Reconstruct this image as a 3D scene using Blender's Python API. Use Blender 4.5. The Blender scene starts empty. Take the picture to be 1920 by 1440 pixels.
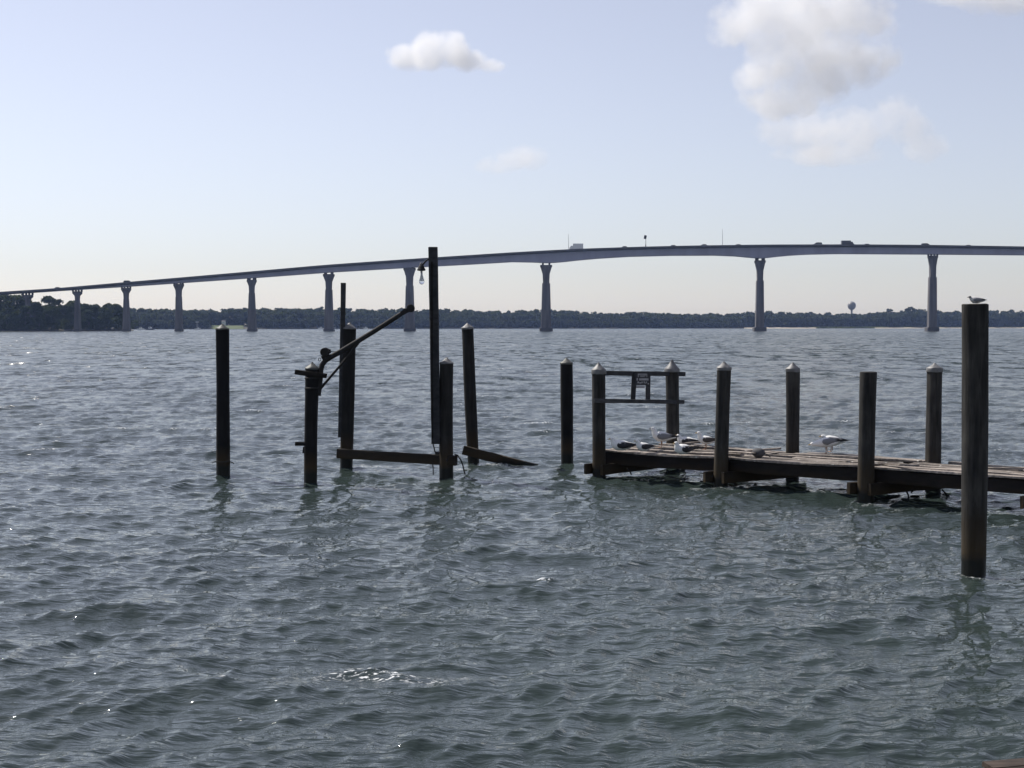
import bpy, bmesh, math, random
import numpy as np
from mathutils import Vector, Matrix, noise as mnoise

SC = bpy.context.scene
COL = SC.collection
R = math.radians

# ------------------------------------------------------------------ camera
CAMH, FPX = 3.1, 2667.0          # eye height over the water, focal length in photo pixels
PITCH = math.atan(109.5 / FPX)
cam = bpy.data.cameras.new('camera')
cam.sensor_width = 36.0
cam.lens = FPX / 1920 * 36
cam.clip_start, cam.clip_end = 0.1, 30000
camo = bpy.data.objects.new('camera', cam)
camo.location = (0, 0, CAMH)
camo.rotation_euler = (math.pi / 2 - PITCH, 0, 0)
COL.objects.link(camo)
SC.camera = camo

# ------------------------------------------------------------------ sky and sun
SUN_EL, SUN_AZ = 49.0, -49.0     # azimuth from +Y, negative = to the left
world = bpy.data.worlds.new('World')
SC.world = world
world.use_nodes = True
wn = world.node_tree
sky = wn.nodes.new('ShaderNodeTexSky')
sky.sky_type = 'NISHITA'
sky.sun_disc = False
sky.sun_elevation = R(SUN_EL)
sky.sun_rotation = R(SUN_AZ)
sky.air_density = 1.04
sky.dust_density = 0.4
sky.ozone_density = 8.0
soft = wn.nodes.new('ShaderNodeHueSaturation')      # humid, milky air: the whole sky less saturated
soft.inputs['Saturation'].default_value = 0.52
wn.links.new(sky.outputs[0], soft.inputs['Color'])
wb = wn.nodes.new('ShaderNodeMix'); wb.data_type = 'RGBA'; wb.blend_type = 'MULTIPLY'
wb.inputs['Factor'].default_value = 1.0
wb.inputs['B'].default_value = (1.05, 0.974, 0.975, 1)
wn.links.new(soft.outputs[0], wb.inputs['A'])
wn.links.new(wb.outputs['Result'], wn.nodes['Background'].inputs[0])
wn.nodes['Background'].inputs[1].default_value = 0.117

sun = bpy.data.lights.new('sun', 'SUN')
sun.energy = 5.0
sun.angle = R(0.53)
sun.color = (1.0, 0.95, 0.88)
suno = bpy.data.objects.new('sun', sun)
sd = Vector((math.sin(R(SUN_AZ)) * math.cos(R(SUN_EL)), math.cos(R(SUN_AZ)) * math.cos(R(SUN_EL)), math.sin(R(SUN_EL))))
suno.rotation_euler = sd.to_track_quat('Z', 'Y').to_euler()
suno.location = sd * 50
COL.objects.link(suno)

SC.view_settings.view_transform = 'Standard'
SC.view_settings.look = 'None'
SC.view_settings.gamma = 1.0
SC.view_settings.exposure = 0.10
SC.view_settings.use_curve_mapping = False
SC.render.engine = 'CYCLES'
cy = SC.cycles
cy.max_bounces = 10
cy.volume_bounces = 8
cy.transparent_max_bounces = 32
cy.volume_step_rate = 0.3
cy.volume_max_steps = 512
cy.sample_clamp_direct = 0.0
cy.sample_clamp_indirect = 6.0
cy.caustics_reflective = False
cy.caustics_refractive = False

# ------------------------------------------------------------------ helpers
def at(px, py, Y):
    """world point at depth Y seen at photo pixel (px, py)"""
    u, v = px - 960.0, 720.0 - py
    ry = FPX * math.cos(PITCH) + v * math.sin(PITCH)
    rz = -FPX * math.sin(PITCH) + v * math.cos(PITCH)
    s = Y / ry
    return Vector((u * s, Y, CAMH + rz * s))

def onz(px, py, z=0.0):
    """world point on height z seen at photo pixel"""
    u, v = px - 960.0, 720.0 - py
    ry = FPX * math.cos(PITCH) + v * math.sin(PITCH)
    rz = -FPX * math.sin(PITCH) + v * math.cos(PITCH)
    s = (z - CAMH) / rz
    return Vector((u * s, ry * s, z))

def tag(o, label=None, cat=None, group=None, kind=None):
    if label: o['label'] = label
    if cat: o['category'] = cat
    if group: o['group'] = group
    if kind: o['kind'] = kind
    return o

def empty(name, loc, label=None, cat=None, group=None, rz=0.0):
    o = bpy.data.objects.new(name, None)
    o.empty_display_size = 0.3
    o.location = loc
    o.rotation_euler = (0, 0, rz)
    COL.objects.link(o)
    return tag(o, label, cat, group)

class MB:
    def __init__(self):
        self.v, self.f = [], []
    def add(self, verts, faces):
        n = len(self.v)
        self.v += [Vector(p) for p in verts]
        self.f += [tuple(i + n for i in fc) for fc in faces]
        return self
    def box(self, c, s, m=None, jit=0.0, rnd=random):
        c = Vector(c)
        vs = []
        for x in (-.5, .5):
            for y in (-.5, .5):
                for z in (-.5, .5):
                    p = Vector((x * s[0], y * s[1], z * s[2]))
                    if jit: p += Vector((rnd.uniform(-jit, jit), rnd.uniform(-jit, jit), rnd.uniform(-jit, jit)))
                    if m is not None: p = m @ p
                    vs.append(c + p)
        return self.add(vs, [(0, 1, 3, 2), (4, 6, 7, 5), (0, 4, 5, 1), (2, 3, 7, 6), (0, 2, 6, 4), (1, 5, 7, 3)])
    def beam(self, p0, p1, w, h, n=1, sag=0.0, jit=0.0, up=(0, 0, 1), twist=0.0, rnd=random):
        """rectangular timber from p0 to p1, w across, h in the up direction; n segments"""
        p0, p1 = Vector(p0), Vector(p1)
        t = (p1 - p0).normalized()
        side = t.cross(Vector(up)).normalized()
        upv = side.cross(t).normalized()
        vs, fs = [], []
        ch = min(w, h) * 0.12
        prof = [(-w/2+ch, -h/2), (w/2-ch, -h/2), (w/2, -h/2+ch), (w/2, h/2-ch), (w/2-ch, h/2), (-w/2+ch, h/2), (-w/2, h/2-ch), (-w/2, -h/2+ch)]
        k = len(prof)
        for i in range(n + 1):
            a = i / n
            c = p0.lerp(p1, a) - upv * sag * 4 * a * (1 - a)
            tw = twist * (a - .5)
            for (x, z) in prof:
                x2 = x * math.cos(tw) - z * math.sin(tw)
                z2 = x * math.sin(tw) + z * math.cos(tw)
                vs.append(c + side * (x2 + rnd.uniform(-jit, jit)) + upv * (z2 + rnd.uniform(-jit, jit)) + t * (rnd.uniform(-jit, jit) * 2 if i in (0, n) else 0))
        for i in range(n):
            for j in range(k):
                a, b = i * k + j, i * k + (j + 1) % k
                fs.append((a, b, b + k, a + k))
        fs.append(tuple(range(k))[::-1])
        fs.append(tuple(n * k + j for j in range(k)))
        return self.add(vs, fs)
    def tube(self, pts, rad, seg=10, cap=True):
        pts = [Vector(p) for p in pts]
        if not hasattr(rad, '__len__'): rad = [rad] * len(pts)
        vs, fs = [], []
        ref = None
        for i, p in enumerate(pts):
            t = (pts[min(i + 1, len(pts) - 1)] - pts[max(i - 1, 0)]).normalized()
            if ref is None:
                ref = Vector((0, 0, 1)) if abs(t.z) < 0.9 else Vector((1, 0, 0))
            a = t.cross(ref).normalized()
            b = a.cross(t).normalized()
            ref = b
            for j in range(seg):
                q = 2 * math.pi * j / seg
                vs.append(p + (a * math.cos(q) + b * math.sin(q)) * rad[i])
        for i in range(len(pts) - 1):
            for j in range(seg):
                a, b = i * seg + j, i * seg + (j + 1) % seg
                fs.append((a, b, b + seg, a + seg))
        if cap:
            fs.append(tuple(range(seg))[::-1])
            fs.append(tuple((len(pts) - 1) * seg + j for j in range(seg)))
        return self.add(vs, fs)
    def lathe(self, prof, seg=20, c=(0, 0, 0), axis=None):
        c = Vector(c)
        m = Matrix.Identity(3) if axis is None else Vector(axis).normalized().to_track_quat('Z', 'Y').to_matrix()
        vs, fs = [], []
        for (r, z) in prof:
            for j in range(seg):
                q = 2 * math.pi * j / seg
                vs.append(c + m @ Vector((r * math.cos(q), r * math.sin(q), z)))
        for i in range(len(prof) - 1):
            for j in range(seg):
                a, b = i * seg + j, i * seg + (j + 1) % seg
                fs.append((a, b, b + seg, a + seg))
        fs.append(tuple(range(seg))[::-1])
        fs.append(tuple((len(prof) - 1) * seg + j for j in range(seg)))
        return self.add(vs, fs)
    def loft(self, rings):
        """rings: lists of points, all the same length; capped"""
        k = len(rings[0])
        vs = [p for r in rings for p in r]
        fs = []
        for i in range(len(rings) - 1):
            for j in range(k):
                a, b = i * k + j, i * k + (j + 1) % k
                fs.append((a, b, b + k, a + k))
        fs.append(tuple(range(k))[::-1])
        fs.append(tuple((len(rings) - 1) * k + j for j in range(k)))
        return self.add(vs, fs)
    def build(self, name, mat, parent=None, origin=(0, 0, 0), smooth=None):
        org = Vector(origin)
        me = bpy.data.meshes.new(name)
        me.from_pydata([tuple(p - org) for p in self.v], [], self.f)
        bm = bmesh.new(); bm.from_mesh(me)
        bmesh.ops.recalc_face_normals(bm, faces=bm.faces)
        bm.to_mesh(me); bm.free()
        me.materials.append(mat)
        if smooth:
            me.polygons.foreach_set('use_smooth', [True] * len(me.polygons))
            me.set_sharp_from_angle(angle=R(smooth))
        o = bpy.data.objects.new(name, me)
        COL.objects.link(o)
        if parent is not None:
            o.parent = parent
        return o

def fast_mesh(name, V, F, mat, smooth=False, attrs=None):
    """numpy verts (n,3) and faces (m,k)"""
    me = bpy.data.meshes.new(name)
    n, m, k = len(V), len(F), F.shape[1]
    me.vertices.add(n); me.loops.add(m * k); me.polygons.add(m)
    me.vertices.foreach_set('co', np.ascontiguousarray(V, dtype=np.float32).ravel())
    me.loops.foreach_set('vertex_index', np.ascontiguousarray(F, dtype=np.int32).ravel())
    me.polygons.foreach_set('loop_start', np.arange(0, m * k, k, dtype=np.int32))
    if smooth:
        me.polygons.foreach_set('use_smooth', np.ones(m, dtype=bool))
    for an, (dom, arr) in (attrs or {}).items():
        a = me.attributes.new(an, 'FLOAT', dom)
        a.data.foreach_set('value', np.ascontiguousarray(arr, dtype=np.float32))
    me.update(calc_edges=True)
    me.materials.append(mat)
    return me

def link_mesh(name, me, parent=None, loc=(0, 0, 0)):
    o = bpy.data.objects.new(name, me)
    o.location = loc
    COL.objects.link(o)
    if parent is not None: o.parent = parent
    return o

# ------------------------------------------------------------------ materials
class NT:
    def __init__(self, name):
        self.m = bpy.data.materials.new(name)
        self.m.use_nodes = True
        self.t = self.m.node_tree
        self.b = self.t.nodes.get('Principled BSDF')
        self.out = self.t.nodes.get('Material Output')
    def n(self, typ, **kw):
        nd = self.t.nodes.new(typ)
        for k, v in kw.items(): setattr(nd, k, v)
        return nd
    def l(self, a, b): self.t.links.new(a, b)
    def val(self, x, sock):
        if isinstance(x, (int, float)): sock.default_value = x
        else: self.l(x, sock)
    def math(self, op, a, b=0.0, c=None, clamp=False):
        nd = self.n('ShaderNodeMath', operation=op, use_clamp=clamp)
        self.val(a, nd.inputs[0]); self.val(b, nd.inputs[1])
        if c is not None: self.val(c, nd.inputs[2])
        return nd.outputs[0]
    def coord(self, kind='Object', scale=(1, 1, 1), rot=(0, 0, 0)):
        tc = self.n('ShaderNodeTexCoord')
        mp = self.n('ShaderNodeMapping')
        mp.inputs['Scale'].default_value = scale
        mp.inputs['Rotation'].default_value = rot
        self.l(tc.outputs[kind], mp.inputs['Vector'])
        return mp.outputs[0]
    def noise(self, vec, scale, detail=4, rough=0.55, dist=0.0):
        nd = self.n('ShaderNodeTexNoise')
        nd.inputs['Scale'].default_value = scale
        nd.inputs['Detail'].default_value = detail
        nd.inputs['Roughness'].default_value = rough
        nd.inputs['Distortion'].default_value = dist
        self.l(vec, nd.inputs['Vector'])
        return nd.outputs[0]
    def ramp(self, fac, stops):
        nd = self.n('ShaderNodeValToRGB')
        e = nd.color_ramp.elements
        while len(e) > 1: e.remove(e[0])
        for i, (p, c) in enumerate(stops):
            el = e[0] if i == 0 else e.new(p)
            el.position = p
            el.color = (*c, 1) if len(c) == 3 else c
        self.l(fac, nd.inputs[0])
        return nd.outputs[0]
    def mix(self, fac, a, b):
        nd = self.n('ShaderNodeMix', data_type='RGBA')
        self.val(fac, nd.inputs['Factor'])
        for x, s in ((a, nd.inputs['A']), (b, nd.inputs['B'])):
            if isinstance(x, tuple): s.default_value = (*x, 1) if len(x) == 3 else x
            else: self.l(x, s)
        return nd.outputs['Result']
    def bump(self, h, strength=0.5, dist=0.02, normal=None):
        nd = self.n('ShaderNodeBump')
        nd.inputs['Strength'].default_value = strength
        nd.inputs['Distance'].default_value = dist
        self.l(h, nd.inputs['Height'])
        if normal is not None: self.l(normal, nd.inputs['Normal'])
        return nd.outputs[0]

def plain(name, col, rough=0.6, metal=0.0, var=0.15, scale=6.0, bump=0.0, stretch=(1, 1, 1)):
    k = NT(name)
    c = k.coord('Object', stretch)
    f = k.noise(c, scale, 5)
    lo = tuple(x * (1 - var) for x in col); hi = tuple(min(1, x * (1 + var)) for x in col)
    k.l(k.ramp(f, [(0.3, lo), (0.7, hi)]), k.b.inputs['Base Color'])
    k.b.inputs['Roughness'].default_value = rough
    k.b.inputs['Metallic'].default_value = metal
    if bump: k.l(k.bump(f, bump, 0.02), k.b.inputs['Normal'])
    return k.m

def wood(name, lo, hi, tide=None, grain=(9, 9, 0.9), guano=0.0, rough=0.85, bumpd=0.012):
    """weathered timber; tide = (wet height, algae height) above the water, in metres"""
    k = NT(name)
    c = k.coord('Object', grain)
    g = k.noise(c, 1.6, 8, 0.62, 0.4)
    c2 = k.coord('Object')
    b = k.noise(c2, 2.2, 4)
    col = k.ramp(g, [(0.30, lo), (0.72, hi)])
    oi = k.n('ShaderNodeObjectInfo')
    hsv = k.n('ShaderNodeHueSaturation')
    k.l(k.math('MULTIPLY_ADD', oi.outputs['Random'], 0.45, 0.78), hsv.inputs['Value'])
    k.l(col, hsv.inputs['Color'])
    blot = k.ramp(b, [(0.35, (0.55, 0.55, 0.55)), (0.7, (1.1, 1.08, 1.05))])
    mu = k.n('ShaderNodeMix', data_type='RGBA', blend_type='MULTIPLY')
    mu.inputs['Factor'].default_value = 1.0
    k.l(hsv.outputs[0], mu.inputs['A']); k.l(blot, mu.inputs['B'])
    col = mu.outputs['Result']
    if guano:
        gn = k.noise(c2, 7.0, 3, 0.6)
        col = k.mix(k.ramp(gn, [(1 - guano, (0, 0, 0)), (1 - guano + 0.05, (1, 1, 1))]), col, (0.6, 0.58, 0.53))
    if tide:
        sep = k.n('ShaderNodeSeparateXYZ')
        geo = k.n('ShaderNodeNewGeometry')
        k.l(geo.outputs['Position'], sep.inputs[0])
        z = k.math('ADD', sep.outputs[2], k.math('MULTIPLY_ADD', b, 0.36, -0.18))
        alg = k.math('SUBTRACT', 1.0, k.math('DIVIDE', k.math('SUBTRACT', z, tide[0]), tide[1] - tide[0], clamp=True))
        col = k.mix(k.math('MULTIPLY', alg, 0.75), col, (0.052, 0.036, 0.017))
        wet = k.math('SUBTRACT', 1.0, k.math('DIVIDE', k.math('SUBTRACT', z, tide[0] - 0.1), 0.12, clamp=True))
        col = k.mix(wet, col, (0.006, 0.007, 0.005))
        k.l(k.math('MULTIPLY_ADD', wet, -0.4, rough), k.b.inputs['Roughness'])
    else:
        k.b.inputs['Roughness'].default_value = rough
    k.l(col, k.b.inputs['Base Color'])
    k.l(k.bump(g, 0.7, bumpd), k.b.inputs['Normal'])
    k.b.inputs['Specular IOR Level'].default_value = 0.25
    return k.m

M = {}
M['pile'] = wood('weathered_piling', (0.010, 0.010, 0.0098), (0.032, 0.0305, 0.0285), tide=(0.28, 0.85))
M['pile_dark'] = wood('tarred_piling', (0.005, 0.005, 0.006), (0.014, 0.014, 0.014), tide=(0.28, 0.6))
M['pile_mid'] = wood('grey_piling', (0.011, 0.011, 0.011), (0.070, 0.067, 0.062), tide=(0.26, 0.9))
M['timber'] = wood('dark_timber', (0.007, 0.006, 0.0055), (0.022, 0.018, 0.015), grain=(3, 3, 9), tide=(0.15, 0.5))
M['rail'] = wood('grey_rail_timber', (0.030, 0.032, 0.036), (0.075, 0.078, 0.084), grain=(3, 3, 9))
M['plank'] = wood('sun_bleached_plank', (0.11, 0.095, 0.085), (0.52, 0.46, 0.41), grain=(1.2, 14, 14), guano=0.36)
M['brown_plank'] = wood('brown_wet_plank', (0.035, 0.027, 0.022), (0.085, 0.064, 0.053), grain=(1.2, 14, 14))
M['stringer'] = wood('dock_stringer', (0.006, 0.005, 0.0045), (0.018, 0.014, 0.012), grain=(3, 3, 9), tide=(0.12, 0.4))
M['cap'] = plain('weathered_white_cap', (0.15, 0.15, 0.15), 0.55, 0.2, 0.25, 9.0, 0.15)
M['cap_dull'] = plain('tarnished_cap', (0.085, 0.088, 0.08), 0.6, 0.1, 0.3, 9.0, 0.15)
M['iron'] = plain('rusted_iron', (0.008, 0.007, 0.0068), 0.8, 0.0, 0.4, 14.0, 0.3)
M['rope'] = plain('dark_rope', (0.03, 0.028, 0.024), 0.9, 0, 0.3, 30.0)
M['concrete'] = plain('bridge_concrete', (0.115, 0.11, 0.115), 0.9, 0, 0.38, 0.5, 0, (1, 1, 0.12))
M['footing'] = plain('wet_concrete', (0.075, 0.072, 0.075), 0.8, 0, 0.3, 0.3)
M['parapet'] = plain('weathered_parapet_concrete', (0.10, 0.098, 0.10), 0.9, 0, 0.2, 0.4)
M['girder'] = plain('blue_grey_girder_paint', (0.30, 0.30, 0.39), 0.6, 0, 0.14, 0.4, 0, (0.35, 1, 0.06))
M['asphalt'] = plain('bridge_asphalt', (0.05, 0.05, 0.052), 0.9, 0, 0.2, 0.8)
M['white_paint'] = plain('white_vehicle_paint', (0.75, 0.75, 0.74), 0.35, 0, 0.05, 1.0)
M['silver_paint'] = plain('silver_vehicle_paint', (0.35, 0.36, 0.38), 0.35, 0.3, 0.05, 1.0)
M['dark_paint'] = plain('dark_vehicle_paint', (0.03, 0.032, 0.04), 0.3, 0, 0.1, 1.0)
M['red_paint'] = plain('maroon_vehicle_paint', (0.12, 0.02, 0.02), 0.3, 0, 0.1, 1.0)
M['glass_dark'] = plain('vehicle_glass', (0.02, 0.023, 0.028), 0.1, 0, 0.1, 1.0)
M['rubber'] = plain('tyre_rubber', (0.02, 0.02, 0.02), 0.85, 0, 0.2, 3.0)
M['galv'] = plain('galvanised_steel', (0.22, 0.22, 0.23), 0.5, 0.6, 0.1, 2.0)
M['float'] = plain('dull_float', (0.06, 0.06, 0.065), 0.8, 0, 0.3, 9.0)
M['tank'] = plain('water_tank_paint', (0.20, 0.20, 0.20), 0.5, 0, 0.08, 0.2)
M['boat_white'] = plain('boat_gelcoat', (0.78, 0.78, 0.76), 0.3, 0, 0.05, 1.0)
M['boat_dark'] = plain('boat_dark_hull', (0.04, 0.045, 0.06), 0.4, 0, 0.1, 1.0)
M['house_white'] = plain('white_siding', (0.70, 0.70, 0.68), 0.7, 0, 0.06, 0.5)
M['shingle'] = plain('grey_roof_shingle', (0.14, 0.135, 0.14), 0.9, 0, 0.2, 1.2)
M['sand'] = plain('beach_sand', (0.56, 0.50, 0.41), 0.95, 0, 0.12, 0.08)
M['lawn'] = plain('mown_lawn', (0.075, 0.10, 0.032), 0.95, 0, 0.25, 0.12)
M['soil'] = plain('wooded_soil', (0.06, 0.055, 0.035), 0.95, 0, 0.3, 0.1)
M['black'] = plain('black_sign_board', (0.012, 0.013, 0.016), 0.6, 0, 0.3, 8.0)
M['print'] = plain('faded_white_lettering', (0.32, 0.32, 0.34), 0.7, 0, 0.3, 12.0)
M['leg'] = plain('gull_leg', (0.32, 0.17, 0.10), 0.6, 0, 0.1, 8.0)
M['beak'] = plain('gull_beak', (0.40, 0.26, 0.08), 0.5, 0, 0.1, 8.0)
M['beak_dark'] = plain('dark_gull_beak', (0.03, 0.015, 0.012), 0.5, 0, 0.1, 8.0)
M['eye'] = plain('gull_eye', (0.01, 0.01, 0.01), 0.2, 0, 0.1, 8.0)

def feather(name, base, dark=None, x0=-0.10, x1=-0.16, head=None):
    """plumage; dark = colour behind x0 (wing tips), head = colour of a hood in front of hx"""
    k = NT(name)
    c = k.coord('Object', (1, 3, 3))
    f = k.noise(c, 26, 4)
    col = k.ramp(f, [(0.3, tuple(v * 0.86 for v in base)), (0.7, base)])
    if dark:
        tc = k.n('ShaderNodeTexCoord'); s = k.n('ShaderNodeSeparateXYZ'); k.l(tc.outputs['Object'], s.inputs[0])
        t = k.math('DIVIDE', k.math('SUBTRACT', k.math('MULTIPLY_ADD', f, 0.03, s.outputs[0]), x0), x1 - x0, clamp=True)
        col = k.mix(t, col, dark)
    if head:
        tc = k.n('ShaderNodeTexCoord'); s = k.n('ShaderNodeSeparateXYZ'); k.l(tc.outputs['Object'], s.inputs[0])
        a = k.math('SUBTRACT', s.outputs[0], 0.105)
        b = k.math('SUBTRACT', s.outputs[2], 0.145)
        t = k.math('MULTIPLY', k.math('MULTIPLY', a, 60.0, clamp=True), k.math('MULTIPLY', b, 60.0, clamp=True))
        col = k.mix(t, col, head)
    k.l(col, k.b.inputs['Base Color'])
    k.b.inputs['Roughness'].default_value = 0.8
    k.l(k.bump(f, 0.3, 0.004), k.b.inputs['Normal'])
    return k.m
M['feather_white'] = feather('white_plumage', (0.88, 0.875, 0.86))
M['feather_hood'] = feather('black_hooded_plumage', (0.62, 0.61, 0.60), head=(0.012, 0.012, 0.014))
M['wing_grey'] = feather('grey_wing_plumage', (0.20, 0.205, 0.22), dark=(0.012, 0.012, 0.014))
M['wing_black'] = feather('black_wing_plumage', (0.022, 0.022, 0.026), dark=(0.010, 0.010, 0.012))
M['wing_brown'] = feather('brown_wing_plumage', (0.07, 0.06, 0.055), dark=(0.014, 0.012, 0.012))

def foliage(name, a, b):
    k = NT(name)
    at_ = k.n('ShaderNodeAttribute', attribute_name='tint')
    col = k.ramp(at_.outputs['Fac'], [(0.0, a), (1.0, b)])
    k.l(col, k.b.inputs['Base Color'])
    k.b.inputs['Roughness'].default_value = 0.85
    k.b.inputs['Specular IOR Level'].default_value = 0.15
    tr = k.n('ShaderNodeBsdfTranslucent')
    k.l(k.mix(0.5, col, (0.10, 0.14, 0.02)), tr.inputs['Color'])
    ms = k.n('ShaderNodeMixShader'); ms.inputs[0].default_value = 0.28
    k.l(k.b.outputs[0], ms.inputs[1]); k.l(tr.outputs[0], ms.inputs[2])
    k.l(ms.outputs[0], k.out.inputs['Surface'])
    return k.m
M['leaf_near'] = foliage('tree_foliage', (0.016, 0.024, 0.008), (0.058, 0.076, 0.018))
M['leaf_far'] = foliage('far_wood_foliage', (0.022, 0.030, 0.019), (0.048, 0.058, 0.032))
M['leaf_marsh'] = foliage('marsh_grass_blades', (0.10, 0.13, 0.05), (0.24, 0.26, 0.11))
M['bark'] = plain('tree_bark', (0.07, 0.055, 0.045), 0.95, 0, 0.3, 1.0)

# ------------------------------------------------------------------ water
def wave_tile(L, N, seed, ang, lp, hs, spread=3):
    rg = np.random.default_rng(seed)
    k1 = 2 * np.pi * np.fft.fftfreq(N, L / N)
    KX, KY = np.meshgrid(k1, k1, indexing='ij')
    K = np.hypot(KX, KY); K[0, 0] = 1.0
    kp = 2 * np.pi / lp
    c = (KX * math.cos(ang) + KY * math.sin(ang)) / K
    P = K ** -4.0 * np.exp(-1.1 * (kp / K) ** 2) * (0.03 + np.clip(c, 0, 1) ** spread + 0.05 * np.clip(-c, 0, 1) ** 2)
    P *= np.exp(-(K * 0.012) ** 2)
    P[0, 0] = 0
    H = np.sqrt(P) * (rg.normal(size=(N, N)) + 1j * rg.normal(size=(N, N)))
    h = np.fft.ifft2(H).real
    H *= (hs / 4) / h.std()
    return dict(L=L, N=N, H=H, K=K, KX=KX, KY=KY)

def tile_fields(T, lmin):
    G = T['H'] * np.exp(-(T['K'] * lmin / (2 * np.pi)) ** 4 * 0.6)
    h = np.fft.ifft2(G).real
    dx = np.fft.ifft2(-1j * T['KX'] / T['K'] * G).real
    dy = np.fft.ifft2(-1j * T['KY'] / T['K'] * G).real
    return np.stack([h, dx, dy], -1).astype(np.float32)

def sample(F, L, x, y):
    N = F.shape[0]
    u = (x / L * N) % N; v = (y / L * N) % N
    i = np.floor(u).astype(np.int32); j = np.floor(v).astype(np.int32)
    fu = (u - i)[:, None].astype(np.float32); fv = (v - j)[:, None].astype(np.float32)
    i %= N; j %= N
    i2 = (i + 1) % N; j2 = (j + 1) % N
    return (F[i, j] * (1 - fu) + F[i2, j] * fu) * (1 - fv) + (F[i, j2] * (1 - fu) + F[i2, j2] * fu) * fv

WIND = R(-80)   # the way the waves run (from far left towards the camera and right)
def build_water():
    tiles = [(wave_tile(53.0, 1024, 11, WIND, 2.3, 0.090, 6), 0.0), (wave_tile(31.0, 1024, 5, WIND + R(24), 0.70, 0.050, 5), R(27)),
             (wave_tile(211.0, 1024, 23, WIND + R(-14), 4.6, 0.060, 8), R(-14))]
    ys = [7.2]
    while ys[-1] < 3300: ys.append(ys[-1] * 1.0043)
    ys = np.array([-120, -40, -10, 2.0, 5.5] + ys + [3700, 4300])
    ts = np.concatenate([-np.geomspace(6.0, 0.50, 22), np.linspace(-0.475, 0.475, 620), np.geomspace(0.50, 6.0, 22)])
    Yg, Tg = np.meshgrid(ys, ts, indexing='ij')
    X = (Tg * np.maximum(Yg, 7.2)).ravel(); Y = Yg.ravel()
    n = len(X)
    d = np.maximum(Y, 7.2)
    disp = np.zeros((n, 3), np.float32)
    cuts = np.array([0.07, 0.2, 0.5, 1.2, 3.0, 7.5])
    want = np.clip(d * 0.0043 * 1.1, cuts[0], cuts[-1])
    lv = np.interp(np.log(want), np.log(cuts), np.arange(len(cuts)))
    for T, rot in tiles:
        c, s = math.cos(rot), math.sin(rot)
        xr, yr = X * c + Y * s, -X * s + Y * c
        for li, cut in enumerate(cuts):
            w = np.clip(1 - np.abs(lv - li), 0, 1).astype(np.float32)
            idx = np.nonzero(w > 0)[0]
            if len(idx) == 0: continue
            f = sample(tile_fields(T, cut), T['L'], xr[idx], yr[idx]) * w[idx, None]
            disp[idx, 2] += f[:, 0]
            disp[idx, 0] += f[:, 1] * c - f[:, 2] * s
            disp[idx, 1] += f[:, 1] * s + f[:, 2] * c
    core = np.abs(Tg.ravel()) < 0.5
    c0 = onz(722, 1272)
    gx, gy = (X - c0.x), (Y - c0.y)
    crest = np.exp(-(gx / 0.48) ** 2 - ((gy + 0.10 * np.sin(gx * 5.0)) / 0.15) ** 2)
    disp[:, 2] += (0.085 * crest).astype(np.float32)
    fade = (core & (Y > 5)).astype(np.float32)
    disp *= fade[:, None]
    V = np.stack([X - disp[:, 0] * 0.9, Y - disp[:, 1] * 0.9, disp[:, 2]], -1)
    nr, nc = len(ys), len(ts)
    a = (np.arange(nr - 1)[:, None] * nc + np.arange(nc - 1)[None]).ravel()
    F = np.stack([a, a + 1, a + nc + 1, a + nc], -1)
    far = np.clip((np.log(d) - math.log(24)) / (math.log(170) - math.log(24)), 0, 1)
    # crest foam: on the steepest high crests, painted glitter on one near crest
    rg = np.random.default_rng(3)
    z = disp[:, 2]
    foam_glint = np.zeros(n)
    for lo, hi in ((7, 20), (20, 40), (40, 80), (80, 160), (160, 320), (320, 700), (700, 4000)):
        m = (d >= lo) & (d < hi) & core
        sg = z[m].std() + 1e-4
        foam_glint[m] = np.clip((z[m] / sg - (3.0 if lo < 40 else 2.45)) / 0.5, 0, 1)
    foam_glint = np.maximum(foam_glint, 1.0 * np.exp(-(gx / 0.5) ** 2 - ((gy + 0.10 * np.sin(gx * 5.0) + 0.05) / 0.10) ** 2))  # white flecks on the near crest: sun glitter put into the water colour
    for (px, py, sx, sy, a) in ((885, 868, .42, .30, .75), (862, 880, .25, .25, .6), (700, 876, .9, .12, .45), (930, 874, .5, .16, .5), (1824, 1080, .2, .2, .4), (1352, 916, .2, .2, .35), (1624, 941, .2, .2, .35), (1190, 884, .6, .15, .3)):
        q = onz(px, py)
        foam_glint = np.maximum(foam_glint, a * np.exp(-((X - q.x) / sx) ** 2 - ((Y - q.y) / sy) ** 2))
    k = NT('estuary_water')
    geo = k.n('ShaderNodeNewGeometry')
    def pos(sc, rot=0.0):
        mp = k.n('ShaderNodeMapping'); mp.inputs['Scale'].default_value = sc; mp.inputs['Rotation'].default_value = (0, 0, rot)
        k.l(geo.outputs['Position'], mp.inputs['Vector']); return mp.outputs[0]
    fa = k.n('ShaderNodeAttribute', attribute_name='far').outputs['Fac']
    fo = k.n('ShaderNodeAttribute', attribute_name='foam_glint').outputs['Fac']
    rip = k.noise(pos((0.65, 2.1, 0.3), -WIND - math.pi / 2), 3.0, 4, 0.52, 0.2)
    bn = k.bump(rip, 1.0, 0.052)
    # unresolved chop of the open river: a slope field, streaked along the wind
    sn = k.n('ShaderNodeTexNoise')
    sn.inputs['Scale'].default_value = 0.55; sn.inputs['Detail'].default_value = 6; sn.inputs['Roughness'].default_value = 0.72
    k.l(pos((1.0, 0.32, 0.3), -WIND - math.pi / 2), sn.inputs['Vector'])
    strk = k.noise(pos((1.0, 0.16, 0.3), -WIND - math.pi / 2 + 0.1), 0.22, 4, 0.6)
    amp = k.math('MULTIPLY', fa, k.math('MULTIPLY_ADD', strk, 2.4, -0.28))
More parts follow.
